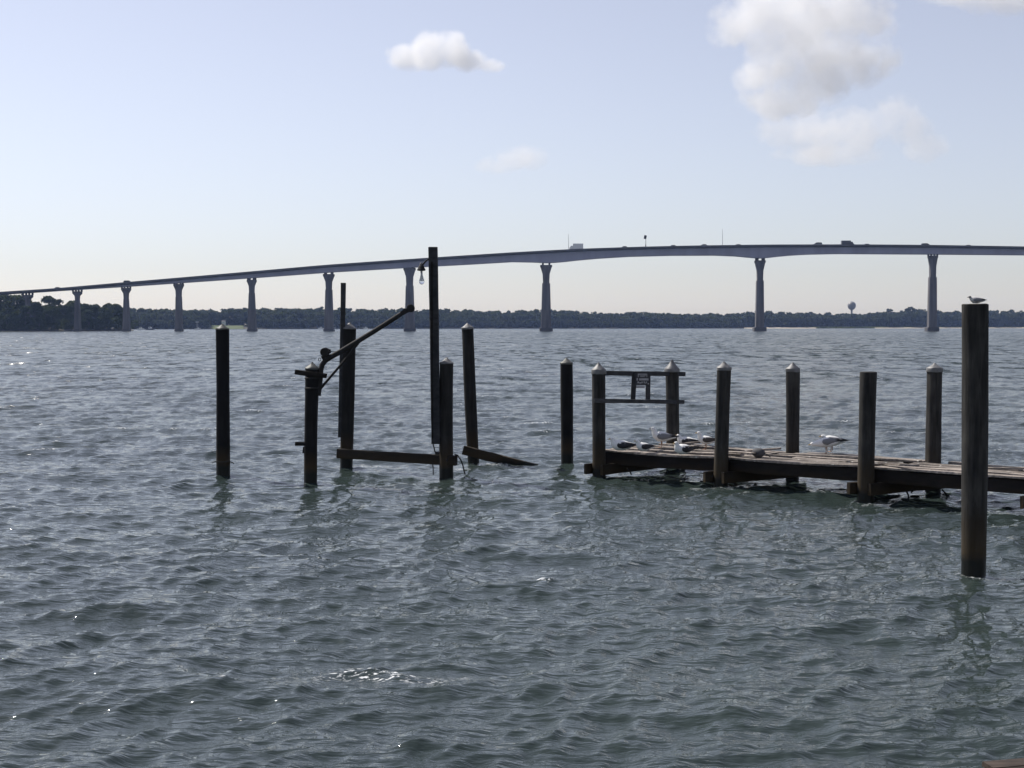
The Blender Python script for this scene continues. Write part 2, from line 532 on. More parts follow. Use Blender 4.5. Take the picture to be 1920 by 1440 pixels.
    sub = k.n('ShaderNodeVectorMath', operation='SUBTRACT'); sub.inputs[1].default_value = (0.5, 0.5, 0.5)
    k.l(sn.outputs['Color'], sub.inputs[0])
    flat = k.n('ShaderNodeVectorMath', operation='MULTIPLY'); flat.inputs[1].default_value = (1.9, 3.8, 0.0)
    k.l(sub.outputs[0], flat.inputs[0])
    sca = k.n('ShaderNodeVectorMath', operation='SCALE')
    k.l(flat.outputs[0], sca.inputs[0]); k.l(amp, sca.inputs['Scale'])
    add = k.n('ShaderNodeVectorMath', operation='ADD'); k.l(bn, add.inputs[0]); k.l(sca.outputs[0], add.inputs[1])
    nrm = k.n('ShaderNodeVectorMath', operation='NORMALIZE'); k.l(add.outputs[0], nrm.inputs[0])
    k.l(nrm.outputs[0], k.b.inputs['Normal'])
    tur = k.noise(pos((1, 1, 0.2)), 0.06, 3)
    deep = k.ramp(tur, [(0.35, (0.025, 0.036, 0.036)), (0.7, (0.033, 0.047, 0.040))])
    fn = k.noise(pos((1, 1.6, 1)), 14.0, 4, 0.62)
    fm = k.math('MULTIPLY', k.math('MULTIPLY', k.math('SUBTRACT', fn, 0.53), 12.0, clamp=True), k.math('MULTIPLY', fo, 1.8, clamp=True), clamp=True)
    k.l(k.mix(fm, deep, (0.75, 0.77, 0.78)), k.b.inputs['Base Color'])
    k.l(k.math('ADD', k.math('MULTIPLY_ADD', fm, 0.7, 0.045), k.math('MULTIPLY', fa, 0.20)), k.b.inputs['Roughness'])
    k.b.inputs['IOR'].default_value = 1.333
    me = fast_mesh('water', V, F, k.m, True, {'far': ('POINT', far), 'foam_glint': ('POINT', foam_glint)})
    o = link_mesh('water', me)
    tag(o, kind='structure', label='choppy grey green river water reaching to the far shore')
    return o
build_water()

# ------------------------------------------------------------------ land
def shoreY(px):
    return float(np.interp(px, [-400, 250, 480, 900, 1300, 1500, 1900, 2400], [1150, 1230, 1290, 1480, 1540, 1600, 1720, 1800]))

def strip(name, mat, rows, label, z_under=-0.8):
    """rows: list of (list of points) lofted as a sheet from front to back; the front edge dips under the water"""
    mb = MB()
    k = len(rows[0])
    mb.v = [Vector(p) for r in rows for p in r]
    for i in range(len(rows) - 1):
        for j in range(k - 1):
            a = i * k + j
            mb.f.append((a, a + 1, a + k + 1, a + k))
    o = mb.build(name, mat, smooth=40)
    tag(o, label, kind='structure')
    return o

PX = list(range(-980, 2600, 60))
def shore_rows(offs, pxs=PX, wob=0.0, seed=0):
    rows = []
    for (dy, z) in offs:
        row = []
        for p in pxs:
            Y = shoreY(p) + dy + wob * mnoise.noise(Vector((p * 0.02, seed, dy * 0.01)))
            row.append(((p - 960) / FPX * Y, Y, z + (0.25 * mnoise.noise(Vector((p * 0.03, 7, dy * .02))) if z > 0.5 else 0)))
        rows.append(row)
    return rows
strip('far_shore_terrain', M['soil'], shore_rows([(-6, -0.9), (2, 0.25), (14, 1.2), (60, 2.4), (220, 3.0), (700, 3.0)], wob=6),
      'low wooded far bank of the river')
strip('beach', M['sand'], shore_rows([(-16, -0.6), (-4, 0.55), (6, 1.0), (20, 1.35)], list(range(1395, 1545, 15)), 2, 3),
      'bright narrow sand beach behind the right main pier')
strip('beach', M['sand'], shore_rows([(-14, -0.6), (-4, 0.4), (6, 0.9), (20, 1.35)], list(range(1640, 2300, 30)), 3, 5),
      'tan sand strip along the right far shore')
strip('lawn', M['lawn'], [[((p - 960) / FPX * (shoreY(p) + dy), shoreY(p) + dy, z) for p in range(397, 462, 5)]
                          for (dy, z) in [(-9, -0.5), (-2, 0.7), (10, 1.6), (24, 2.9), (36, 3.2)]],
      'bright green lawn sloping to the far bank')

# left wooded point, close behind the bridge
PT = [(-300, 742), (-120, 736), (0, 735), (55, 738), (105, 762), (130, 783), (200, 789), (232, 800), (246, 830), (252, 900)]
def pt_rows():
    rows = []
    for (dy, z) in [(-5, -0.9), (1, 0.3), (8, 1.1), (40, 1.8), (160, 2.0)]:
        rows.append([((p - 960) / FPX * (Y + dy) - (dy * 0.25 if p > 200 else 0), Y + dy, z) for (p, Y) in PT])
    return rows
strip('wooded_point_terrain', M['soil'], pt_rows(), 'low bank of the wooded point on the left')

# ------------------------------------------------------------------ trees
def leaf_cloud(rg, lobes, ntri, size):
    """lobes: (k,6) centre xyz, radii xyz. returns verts (3n,3), tint (n)"""
    lobes = np.asarray(lobes, float)
    area = (lobes[:, 3] * lobes[:, 5] + lobes[:, 3] * lobes[:, 4])
    li = rg.choice(len(lobes), ntri, p=area / area.sum())
    d = rg.normal(size=(ntri, 3)); d /= np.linalg.norm(d, axis=1, keepdims=True)
    d[:, 2] = np.where(d[:, 2] < -0.35, -d[:, 2], d[:, 2])
    rr = 0.72 + 0.36 * rg.random(ntri) ** 0.7
    c = lobes[li, :3] + d * lobes[li, 3:] * rr[:, None]
    nrm = d + rg.normal(size=(ntri, 3)) * 0.75
    nrm /= np.linalg.norm(nrm, axis=1, keepdims=True)
    ref = rg.normal(size=(ntri, 3))
    u = np.cross(nrm, ref); u /= np.linalg.norm(u, axis=1, keepdims=True)
    v = np.cross(nrm, u)
    s = size * (0.6 + 0.8 * rg.random(ntri))[:, None]
    V = np.stack([c - u * s * 0.6 - v * s * 0.4, c + u * s * 0.6 - v * s * 0.35, c + v * s * 0.75], 1).reshape(-1, 3)
    lt = rg.random(len(lobes))
    return V, np.clip(0.55 * lt[li] + 0.45 * rg.random(ntri), 0, 1)

def tree_lobes(rg, x, y, z0, h, w, low=0.25, n=11):
    L = []
    for i in range(n):
        a = rg.random() * 6.283; q = rg.random() ** 0.6
        t = low + (1 - low) * rg.random()
        env = math.sqrt(max(0.0, 1 - ((t - low) / (1 - low)) ** 2.6)) + 0.12
        rad = w * 0.5 * q * env * 0.75
        r = w * rg.uniform(0.11, 0.25)
        L.append((x + math.cos(a) * rad, y + math.sin(a) * rad, z0 + min(h * t, h - r * 0.8), r, r, r * rg.uniform(0.65, 0.95)))
    L.append((x, y, z0 + h - w * 0.14, w * 0.15, w * 0.15, w * 0.14))
    return L

TOPS = [(-500, 577), (250, 576), (300, 577), (330, 580), (360, 580), (420, 579), (480, 578), (560, 574.5), (620, 577), (700, 578), (760, 579), (860, 580), (900, 582), (960, 582),
        (1005, 579.5), (1050, 579), (1090, 583), (1140, 586), (1200, 584.5), (1245, 585), (1300, 587.5), (1380, 586), (1420, 581.5), (1440, 583), (1500, 584.5),
        (1580, 587), (1640, 584.5), (1700, 577.5), (1735, 580), (1790, 581), (1870, 579), (1920, 582), (2500, 580)]
def build_far_wood():
    rg = np.random.default_rng(4)
    Vs, Ts = [], []
    tx, ty = zip(*TOPS)
    for row, (dy, hs, step) in enumerate([(5, 0.45, 8), (16, 0.76, 9), (34, 0.90, 9), (56, 0.97, 8), (82, 1.0, 8)]):
        p = -900.0
        while p < 2500:
            p += step * rg.uniform(0.7, 1.35)
            Y = shoreY(p) + dy + rg.uniform(-5, 5)
            if 388 < p < 474 and dy < 50: continue
            if 1390 < p < 2300 and dy < 12: Y += 14
            H = (610.5 - np.interp(p, tx, ty)) * Y / FPX + CAMH - 2.0
            h = H * hs * rg.uniform(0.80, 1.05) if row < 4 else H * rg.uniform(0.84, 1.05) * (1.10 if rg.random() < .07 else 1)
            w = min(h, 14) * rg.uniform(0.75, 1.1) + 2.5
            lob = tree_lobes(rg, (p - 960) / FPX * Y, Y, 1.0, max(h, 3.5), w, 0.06, 13)
            V, t = leaf_cloud(rg, lob, 260 if row in (1, 2, 3, 4) else 150, 1.9)
            Vs.append(V); Ts.append(np.clip(t * 0.7 + rg.random() * 0.3, 0, 1))
    V = np.concatenate(Vs); T = np.concatenate(Ts)
    F = np.arange(len(V)).reshape(-1, 3)
    me = fast_mesh('far_wood', V, F, M['leaf_far'], False, {'tint': ('FACE', T)})
    tag(link_mesh('far_wood', me), 'dark hazy woodland along the whole far shore', 'woodland', kind='stuff')
build_far_wood()

def build_point_trees():
    rg = np.random.default_rng(8)
    tops = [(-260, 556), (-60, 551), (0, 551), (40, 553), (56, 562), (64, 567), (80, 559), (92, 556.5), (105, 561), (125, 562), (150, 566), (175, 571), (200, 571), (215, 569.5), (228, 575), (240, 582)]
    tx, ty = zip(*tops)
    spots = [(-95, 14, .95), (-50, 22, 1), (-22, 9, .85), (2, 24, 1.0), (14, 8, .78), (36, 20, 1.0), (48, 7, .72), (66, 20, .97), (88, 16, 1.03), (97, 6, .70), (114, 22, 1.0), (128, 9, .84),
             (140, 24, 1.0), (160, 18, .97), (168, 7, .74), (182, 20, 1.0), (197, 9, .86), (205, 22, 1.02), (219, 14, 1.0), (229, 20, .95), (236, 30, .8), (18, 17, 1.0), (48, 24, .98), (-12, 18, 1.0), (27, 28, .97), (75, 5, .55), (30, 5, .5), (150, 5, .5), (188, 5, .45)]
    for i, (p, dy, hs) in enumerate(spots):
        Y0 = np.interp(p, [q[0] for q in PT], [q[1] for q in PT])
        Y = Y0 + dy + (38 if p < 66 and hs >= .95 else 0)
        x = (p - 960) / FPX * Y
        z0 = 0.9
        h = ((610.5 - np.interp(p, tx, ty)) * Y / FPX + CAMH - z0) * hs
        w = h * rg.uniform(0.50, 0.66) + 1.2
        full = dy < 12
        t = empty('tree', (x, Y, z0),
                  'dark green tree in the wooded point under the bridge\'s left end' if not full else 'low dark bushy tree at the water\'s edge of the left wooded point',
                  'tree', 'trees on the wooded point' if not full else 'waterside trees on the wooded point')
        special = {88: 'tallest humped tree on the left point, between the first two piers in view', 236: 'last small tree at the right tip of the left wooded point',
                   2: 'tall tree at the left picture edge touching the bridge deck', 219: 'rounded tree just left of the pier at the tip of the wooded point'}
        if p in special: t['label'] = special[p]
        lob = tree_lobes(rg, 0, 0, 0, h, w, 0.05 if full else 0.12, 30)
        V, tt = leaf_cloud(rg, lob, 2000, 0.8)
        me = fast_mesh('crown', V, np.arange(len(V)).reshape(-1, 3), M['leaf_near'], False, {'tint': ('FACE', np.clip(tt * 0.75 + rg.random() * 0.25, 0, 1))})
        link_mesh('crown', me, t)
        mb = MB()
        lean = rg.uniform(-.6, .6)
        mb.tube([(0, 0, -0.8), (lean * .3, 0, h * .25), (lean * .7, .2, h * .5), (lean, 0, h * .85)], [.34, .27, .19, .06], 7)
        for q in range(5):
            a = rg.random() * 6.28; zz = h * rg.uniform(.3, .65); ln = w * rg.uniform(.22, .36)
            mb.tube([(lean * zz / h, 0, zz), (lean * zz / h + math.cos(a) * ln * .5, math.sin(a) * ln * .5, zz + ln * .35), (lean * zz / h + math.cos(a) * ln, math.sin(a) * ln, zz + ln * .8)], [.13, .09, .03], 5)
        mb.build('trunk', M['bark'], t, smooth=60)
    # undergrowth along the bank
    lob = []
    for p in np.arange(-200, 250, 5.0):
        Y = np.interp(p, [q[0] for q in PT], [q[1] for q in PT]) + rg.uniform(1.5, 5)
        r = rg.uniform(1.2, 2.4)
        lob.append(((p - 960) / FPX * Y, Y, 0.6 + r * .6, r, r, r * .9))
        lob.append(((p - 960) / FPX * Y, Y + 8, 2.0 + r, r * 1.4, r * 1.2, r * 1.6))
    V, tt = leaf_cloud(rg, lob, 14000, 0.7)
    me = fast_mesh('undergrowth', V, np.arange(len(V)).reshape(-1, 3), M['leaf_near'], False, {'tint': ('FACE', tt)})
    tag(link_mesh('undergrowth', me), 'dark shrubs along the water below the left trees', 'shrubs', kind='stuff')
    # marsh grass on the right shore
    n = 9000
    p = rg.uniform(1500, 2200, n); p[: n // 2] = rg.uniform(1525, 1665, n // 2)
    Y = np.array([shoreY(q) for q in p]) + rg.uniform(0, 18, n)
    x = (p - 960) / FPX * Y
    a = rg.uniform(0, 6.28, n); w = rg.uniform(.25, .6, n); h = rg.uniform(.8, 2.2, n)
    z = np.full(n, 0.25)
    V = np.stack([np.stack([x - np.cos(a) * w, Y - np.sin(a) * w, z], -1), np.stack([x + np.cos(a) * w, Y + np.sin(a) * w, z], -1),
                  np.stack([x + rg.uniform(-.4, .4, n), Y, z + h], -1)], 1).reshape(-1, 3)
    me = fast_mesh('marsh_grass', V, np.arange(3 * n).reshape(-1, 3), M['leaf_marsh'], False, {'tint': ('FACE', rg.random(n))})
    tag(link_mesh('marsh_grass', me), 'pale green marsh grass at the right far shore', 'grass', kind='stuff')
build_point_trees()

# ------------------------------------------------------------------ bridge
BY = 760.0
def bxz(px, py):
    p = at(px, py, BY); return p.x, p.z
TOPL = [(-420, 574), (-200, 561), (0, 548), (110, 541), (240, 529.5), (335, 521.5), (480, 509), (616, 497), (768, 486.5), (960, 474), (1080, 467.5), (1200, 463.5),
        (1300, 461.3), (1440, 459.5), (1600, 459.2), (1749, 460.3), (1920, 463.2), (2100, 467.5), (2350, 475)]
BOTL = [(-420, 577), (-200, 564.5), (0, 552.5), (240, 537.5), (335, 531), (480, 521), (616, 511), (768, 502), (880, 496), (960, 491.3), (1000, 492), (1024, 493.3), (1048, 492.3), (1080, 488.6), (1120, 485),
        (1180, 481.3), (1260, 479.3), (1340, 479), (1380, 480.5), (1410, 483.4), (1425, 484.5), (1440, 483.5), (1470, 480), (1510, 477.3), (1570, 476), (1749, 477), (1920, 478.4), (2100, 482), (2350, 489)]
def interp(tab, px):
    xs, ys = zip(*tab); return float(np.interp(px, xs, ys))
def smooth_interp(tab, px):
    return sum(interp(tab, px + o) for o in (-30, -15, 0, 15, 30)) / 5
def build_bridge():
    root = empty('bridge', (0, BY, 0), 'long grey highway bridge on tall flared concrete piers across the river', 'bridge')
    org = root.location
    pxs = sorted(set(list(range(-420, 2351, 20)) + [1012, 1024, 1036, 1413, 1425, 1437]))
    slab_t = 5.2
    def ring(y0, y1, z0, z1, x, y0b=None, y1b=None):
        return [Vector((x, BY + (y0b if y0b is not None else y0), z0)), Vector((x, BY + (y1b if y1b is not None else y1), z0)), Vector((x, BY + y1, z1)), Vector((x, BY + y0, z1))]
    gird, slab, road, pn, pf = [], [], [], [], []
    for p in pxs:
        x, zt = bxz(p, smooth_interp(TOPL, p))
        _, zb = bxz(p, interp(BOTL, p))
        zs = zt - 0.85                      # road level
        gird.append(ring(-3.4, 3.4, zb, zs - 0.45, x))
        slab.append(ring(-5.6, 5.6, zs - 0.45, zs, x, -4.6, 4.6))
        road.append(ring(-5.0, 5.0, zs + 0.004, zs + 0.06, x))
        pn.append(ring(-5.6, -5.25, zs + 0.003, zt, x))
        pf.append(ring(5.25, 5.6, zs + 0.003, zt, x))
    MB().loft(gird).build('girder', M['girder'], root, org, 30)
    MB().loft(slab).build('deck_slab', M['parapet'], root, org, 30)
    MB().loft(road).build('roadway', M['asphalt'], root, org, 30)
    MB().loft(pn).build('parapet', M['parapet'], root, org, 30)
    MB().loft(pf).build('parapet', M['parapet'], root, org, 30)
    # stiffener plates on the girder over each pier
    def rect(cx, hw, hd, z, ch=0.3):
        hd = hd * .55
        hw = max(hw - hd * abs(cx) / BY, ch * 1.3)
        pts = [(-hw + ch, -hd), (hw - ch, -hd), (hw, -hd + ch), (hw, hd - ch), (hw - ch, hd), (-hw + ch, hd), (-hw, hd - ch), (-hw, -hd + ch)]
        return [Vector((cx + a, BY + b, z)) for (a, b) in pts]
    S = BY / FPX
    #       px,  captop, capw, neck_y, neckw, shw_top, shw_bot, footw, basetop
    piers = [(52, 553, 22, 569, 11, 11, 15, 18, 618), (145, 546.5, 20, 563, 10.5, 11, 15, 18, 617), (236.5, 540, 20, 560.5, 11, 11.5, 16, 18, 617),
             (335, 532.5, 21, 556, 12.5, 13, 16.5, 18, 618), (472, 524.5, 19.5, 549, 11.5, 12.5, 18, 21, 617), (616.5, 514, 22.5, 543, 12.5, 14, 18.5, 22, 617),
             (768, 502.5, 23.5, 535.5, 13.5, 15, 20, 23.5, 616), (1024, 497, 22.5, 531, 12.5, 15, 19.5, 25, 614.5), (1425, 488.5, 22, 526, 13, 15.2, 18, 27, 613.5),
             (1749, 479.5, 21, 519.5, 14.5, 17, 20, 28.5, 613.5), (2085, 486, 21, 526, 14, 16.5, 20, 28, 613.5), (-40, 559, 22, 572, 11, 11, 14, 16, 617), (-150, 565, 22, 576, 11, 11, 14, 16, 617)]
    for (p, ct, cw, ny, nw, st, sb, fw, bt) in piers:
        x, zc = bxz(p, ct)
        zn = bxz(p, ny)[1]; zf = bxz(p, bt)[1]
        pier = MB()
        rings = [rect(x, sb * S / 2, 3.6, zf - .1), rect(x, st * S / 2, 3.2, zn - .1), rect(x, nw * .96 * S / 2, 3.0, zn), rect(x, (nw * .68 + cw * .22) * S / 2, 3.5, zn + (zc - zn) * .5), rect(x, cw * .92 * S / 2, 4.4, zc - 1.3)]
        sh = pier.loft(rings).build('pier', M['concrete'], root, org, 25)
        cp = MB().loft([rect(x, cw * .90 * S / 2, 4.4, zc - 1.3), rect(x, cw * S / 2, 4.7, zc - 1.1), rect(x, cw * S / 2, 4.7, zc - .12), rect(x, cw * .96 * S / 2, 4.6, zc)])
        cp.build('pier_cap', M['concrete'], sh, org)
        ft = MB().loft([rect(x, fw * S / 2, 5.6, -2.5), rect(x, fw * S / 2, 5.6, max(zf - .3, 1.0)), rect(x, fw * S / 2 - .25, 5.4, max(zf, 1.3))])
        ft.build('pier_footing', M['footing'], sh, org)
        zb = bxz(p, interp(BOTL, p))[1]
        for sgn in (-1, 1):
            hgt = max(0.5, zb - zc + 0.1)
            for dy in (-2.6, 2.6):
                MB().box((x + sgn * cw * S * 0.27, BY + dy, zc + hgt / 2 - .02), (0.9, 0.9, hgt)).build('bearing', M['footing'], sh, org)
        zt = bxz(p, smooth_interp(TOPL, p))[1]
        MB().box((x, BY - 3.45, (zb + zt - 1.5) / 2), (0.5, 0.14, zt - 1.5 - zb)).build('stiffener_plate', M['girder'], root, org)
    return root
build_bridge()
def road_z(px):
    return bxz(px, smooth_interp(TOPL, px))[1] - 0.79

def wheel(parent, x, y, r, name='wheel'):
    w = MB().lathe([(r * .55, -.12), (r, -.11), (r, .11), (r * .55, .12)], 14, (x, y, r), (0, 1, 0)).build(name, M['rubber'], parent, smooth=40)
    MB().lathe([(r * .55, -.13), (r * .5, .13)], 10, (x, y, r), (0, 1, 0)).build('rim', M['galv'], w, smooth=40)

def car(px, lane, d, paint, label, size=1.0, kind='car'):
    """d = +1 faces right, -1 faces left"""
    x = (px - 960) / FPX * BY
    t = empty('car', (x, BY + lane, road_z(px) + .01), label, 'car', 'vehicles on the bridge', 0 if d > 0 else math.pi)
    L, W, H = 4.6 * size, 1.8 * size, 1.5 * size
    side = [(-.5, .22), (-.5, .52), (-.47, .62), (-.30, .66), (.18, .64), (.45, .55), (.5, .42), (.5, .22)]
    MB().loft([[Vector((a * L, W / 2 * s, b * H)) for (a, b) in side] for s in (-1, -.96, .96, 1)]).build('body', M[paint], t, smooth=35)
    cab = [(-.44, .63), (-.34, .93), (-.22, 1.0), (.02, 1.0), (.12, .92), (.26, .63)] if kind == 'car' else [(-.49, .63), (-.47, .96), (-.42, 1.12), (.06, 1.12), (.14, 1.0), (.30, .63)]
    MB().loft([[Vector((a * L, W * .44 * s, b * H)) for (a, b) in cab] for s in (-1, 1)]).build('cabin', M['glass_dark'], t, smooth=35)
    rz = 1.0 if kind == 'car' else 1.12
    MB().box((-.12 * L, 0, rz * H + .02), (.36 * L, W * .86, .05)).build('roof', M[paint], t)
    for a in (-.31, .31):
        for s in (-1, 1):
            wheel(t, a * L, s * W * .46, .33 * size)
    for s in (-1, 1):
        MB().box((.495 * L, s * W * .36, .48 * H), (.06, .3, .14)).build('headlight', M['white_paint'], t)
    return t

def truck(px, lane, d, paint, label, L=7.2, H=3.6, box_paint='white_paint'):
    x = (px - 960) / FPX * BY
    t = empty('box_truck', (x, BY + lane, road_z(px) + .01), label, 'truck', 'vehicles on the bridge', 0 if d > 0 else math.pi)
    W = 2.4
    bl = L * .74
    MB().box((-L / 2 + bl / 2, 0, (H + .95) / 2), (bl, W, H - .95)).build('cargo_box', M[box_paint], t)
    side = [(.25, .5), (.25, 2.55), (.36, 2.6), (.43, 1.75), (.5, 1.45), (.5, .5)]
    MB().loft([[Vector((a * L, W * .46 * s, b)) for (a, b) in side] for s in (-1, 1)]).build('cab', M[paint], t, smooth=35)
    MB().loft([[Vector((a * L + .012, W * .42 * s, b)) for (a, b) in [(.372, 2.5), (.385, 2.5), (.437, 1.8), (.42, 1.78)]] for s in (-1, 1)]).build('windscreen', M['glass_dark'], t)
    MB().box((-.02 * L, 0, .75), (L * .9, 1.0, .25)).build('chassis', M['dark_paint'], t)
    for a in (-.30, .36):
        for s in (-1, 1):
            wheel(t, a * L, s * W * .42, .46)
    return t
truck(1079.5, -2.6, -1, 'white_paint', 'white box truck on the bridge by the left main pier', 7.4, 3.7)
truck(1589, 2.4, 1, 'dark_paint', 'dark box truck on the bridge above the water tower', 6.6, 3.2, 'dark_paint')
car(1528, -2.6, -1, 'silver_paint', 'silver van just left of the dark truck on the bridge', 1.15, 'van')
car(1627, 2.4, 1, 'dark_paint', 'dark car just right of the dark truck on the bridge')
car(1737, 2.4, 1, 'dark_paint', 'dark tall car on the bridge above the rightmost pier', 1.2, 'van')
car(1817, 2.4, 1, 'silver_paint', 'low silver car on the bridge nearest the right edge')
car(1386, 2.4, 1, 'silver_paint', 'silver car on the bridge left of the right main pier')
car(1316, -2.6, -1, 'white_paint', 'white car halfway between the two main piers')
car(1264, 2.4, 1, 'dark_paint', 'dark car on the bridge right of the tall sign post', 1.05)
car(1168, -2.6, -1, 'white_paint', 'white car on the bridge left of the tall sign post', .95)
car(240, 2.4, 1, 'dark_paint', 'dark car high above the left trees on the bridge', 1.1, 'van')
car(109, 2.4, 1, 'red_paint', 'maroon car nearest the left end of the bridge', 1.0)

def mast(px, ytop, label):
    x, zt = bxz(px, ytop)
    z0 = road_z(px)
    t = empty('light_mast', (x, BY + 5.9, z0), label, 'light mast', 'masts on the bridge')
    h = zt - z0
    MB().tube([(0, 0, -.9), (0, 0, h * .6), (-.1, 0, h)], [.13, .10, .06], 8).build('pole', M['galv'], t, smooth=60)
    MB().box((0, -.2, -.5), (.4, .4, .5)).build('bracket', M['galv'], t)
mast(1067, 437, 'thin pale mast rising behind the white box truck')
mast(1358, 428, 'thin pale mast left of the right main pier')
def sign_post():
    x, z0 = bxz(1209, 463)
    z0 -= .6
    t = empty('sign_post', (x, BY - 5.43, z0), 'dark square panel on a post in the middle of the bridge', 'sign')
    _, zt = bxz(1209, 442)
    MB().tube([(0, 0, .3), (0, 0, zt - z0)], [.16, .10], 8).build('pole', M['dark_paint'], t, smooth=60)
    MB().box((0, 0, .8), (.45, .4, 1.3)).build('cabinet', M['dark_paint'], t)
    MB().box((-.3, -.16, zt - z0 - 1.1), (1.35, .14, 1.9), Matrix.Rotation(.18, 3, 'Y')).build('panel', M['black'], t)
sign_post()

# ------------------------------------------------------------------ water tower and far shore things
def water_tower():
    Y = 1850.0
    c = at(1597, 572.5, Y)
    t = empty('water_tower', (c.x, Y, 1.5), 'pale round water tower rising above the far trees', 'water tower')
    S = Y / FPX
    r = 7.7 * S; hz = c.z - 1.5
    prof = [(1.7 * S, -r * 1.62)]
    for i in range(1, 12):
        a = -math.pi / 2 + math.pi * i / 12
        prof.append((max(r * math.cos(a), 1.7 * S if a < -1 else .05), r * .93 * math.sin(a) - (.22 * r * (1 - math.sin(a)) ** 2 * .25 if a < 0 else 0)))
    prof.append((.05, r * .93))
    MB().lathe([(a, hz + b) for a, b in prof], 28).build('tank', M['tank'], t, smooth=50)
    MB().lathe([(4.2, -1), (3.0, 3), (1.8 * S, 8), (1.7 * S, hz - r * 1.55)], 20).build('column', M['tank'], t, smooth=50)
    MB().tube([(0, 0, hz + r * .9), (0, 0, hz + r * 1.2)], .12, 6).build('vent', M['tank'], t)
water_tower()

def boat(px, py, lenpx, label, hull='boat_white', tower=0, d=1):
    b = onz(px, py)
    Y = min(b.y, shoreY(px) - 14)
    S = Y / FPX
    L = lenpx * S; W = L * .32; H = max(.9, L * .16)
    t = empty('moored_boat', ((px - 960) * S, Y, 0), label, 'boat', 'boats moored at the far shore', 0 if d > 0 else math.pi)
    rings = []
    for (a, w, zb) in [(-.5, .80, -.1), (-.2, 1, -.2), (.15, .95, -.2), (.38, .55, -.05), (.5, .06, .2)]:
        zt = H * (1 + .25 * max(0, a) * 2)
        rings.append([Vector((a * L, -w * W / 2, zt)), Vector((a * L, -w * W * .42, zb)), Vector((a * L, w * W * .42, zb)), Vector((a * L, w * W / 2, zt))])
    MB().loft(rings).build('hull', M[hull], t, smooth=30)
    MB().loft([[Vector((a * L, s * W * .33, H + z)) for (a, z) in [(-.18, -.05), (-.16, 1.25), (.05, 1.25), (.2, .35), (.26, -.05)]] for s in (-1, 1)]).build('cabin', M['boat_white'], t, smooth=30)
    MB().loft([[Vector((a * L, s * W * .335, H + z)) for (a, z) in [(-.13, .6), (-.13, 1.05), (.03, 1.05), (.11, .6)]] for s in (-1, 1)]).build('window', M['glass_dark'], t)
    if tower:
        for (sx, sy) in ((-.12, -.3), (-.12, .3), (.02, -.3), (.02, .3)):
            MB().tube([(sx * L * 1.3, sy * W * 1.2, H), (sx * L, sy * W, tower)], .10, 6).build('tower_leg', M['galv'], t, smooth=60)
        MB().box((-.05 * L, 0, tower), (L * .55, W * .9, .35)).build('canopy', M['boat_white'], t)
    return t
boat(264, 618.6, 14, 'white cabin boat moored just right of the leftmost open water pier')
boat(282, 618.6, 16, 'second white boat moored right of the leftmost open water pier', 'boat_dark')
boat(371, 618.3, 11, 'white fishing boat with a tall canopy tower near the green lawn', tower=5.8)
boat(602, 617.3, 11, 'small white boat beside the pier behind the davit', d=-1)
boat(686, 616.8, 8, 'tiny pale boat on the far shore under the davit arm')
def cottage(px, py, wpx, dy, label, zlift=0.0):
    Y = shoreY(px) + dy; S = Y / FPX
    p = at(px, py, Y)
    W = wpx * S
    t = empty('cottage', (p.x, Y, p.z), label, 'house', 'houses on the far shore')
    h = W * .5
    MB().box((0, 0, h / 2 - 1.0), (W, W * .8, h + 2)).build('wall', M['house_white'], t)
    rf = MB().loft([[Vector((s * W * .55, -W * .46, h * .97)), Vector((s * W * .55, W * .46, h * .97)), Vector((s * W * .55, 0, h * 1.7))] for s in (-1, 1)]).build('roof', M['shingle'], t)
    MB().box((W * .2, .3, h * 1.75), (.6, .6, h * .5)).build('chimney', M['concrete'], rf)
    for s in (-1, 1):
        w_ = MB().box((s * W * .25, -W * .4 - .02, h * .5), (W * .16, .08, h * .42)).build('window', M['house_white'], t)
        MB().box((s * W * .25, -W * .4 - .07, h * .5), (W * .12, .04, h * .34)).build('pane', M['glass_dark'], w_)
    MB().box((0, -W * .4 - .02, h * .3), (W * .12, .08, h * .58)).build('door', M['dark_paint'], t)
cottage(419.5, 606.0, 6.5, 30, 'small white cottage above the bright green lawn')
cottage(627, 611.5, 5.5, 4, 'tiny white shed right of the pier behind the davit')
cottage(250, 604.5, 5.0, 10, 'small pale house half hidden by the pier beside the left trees')

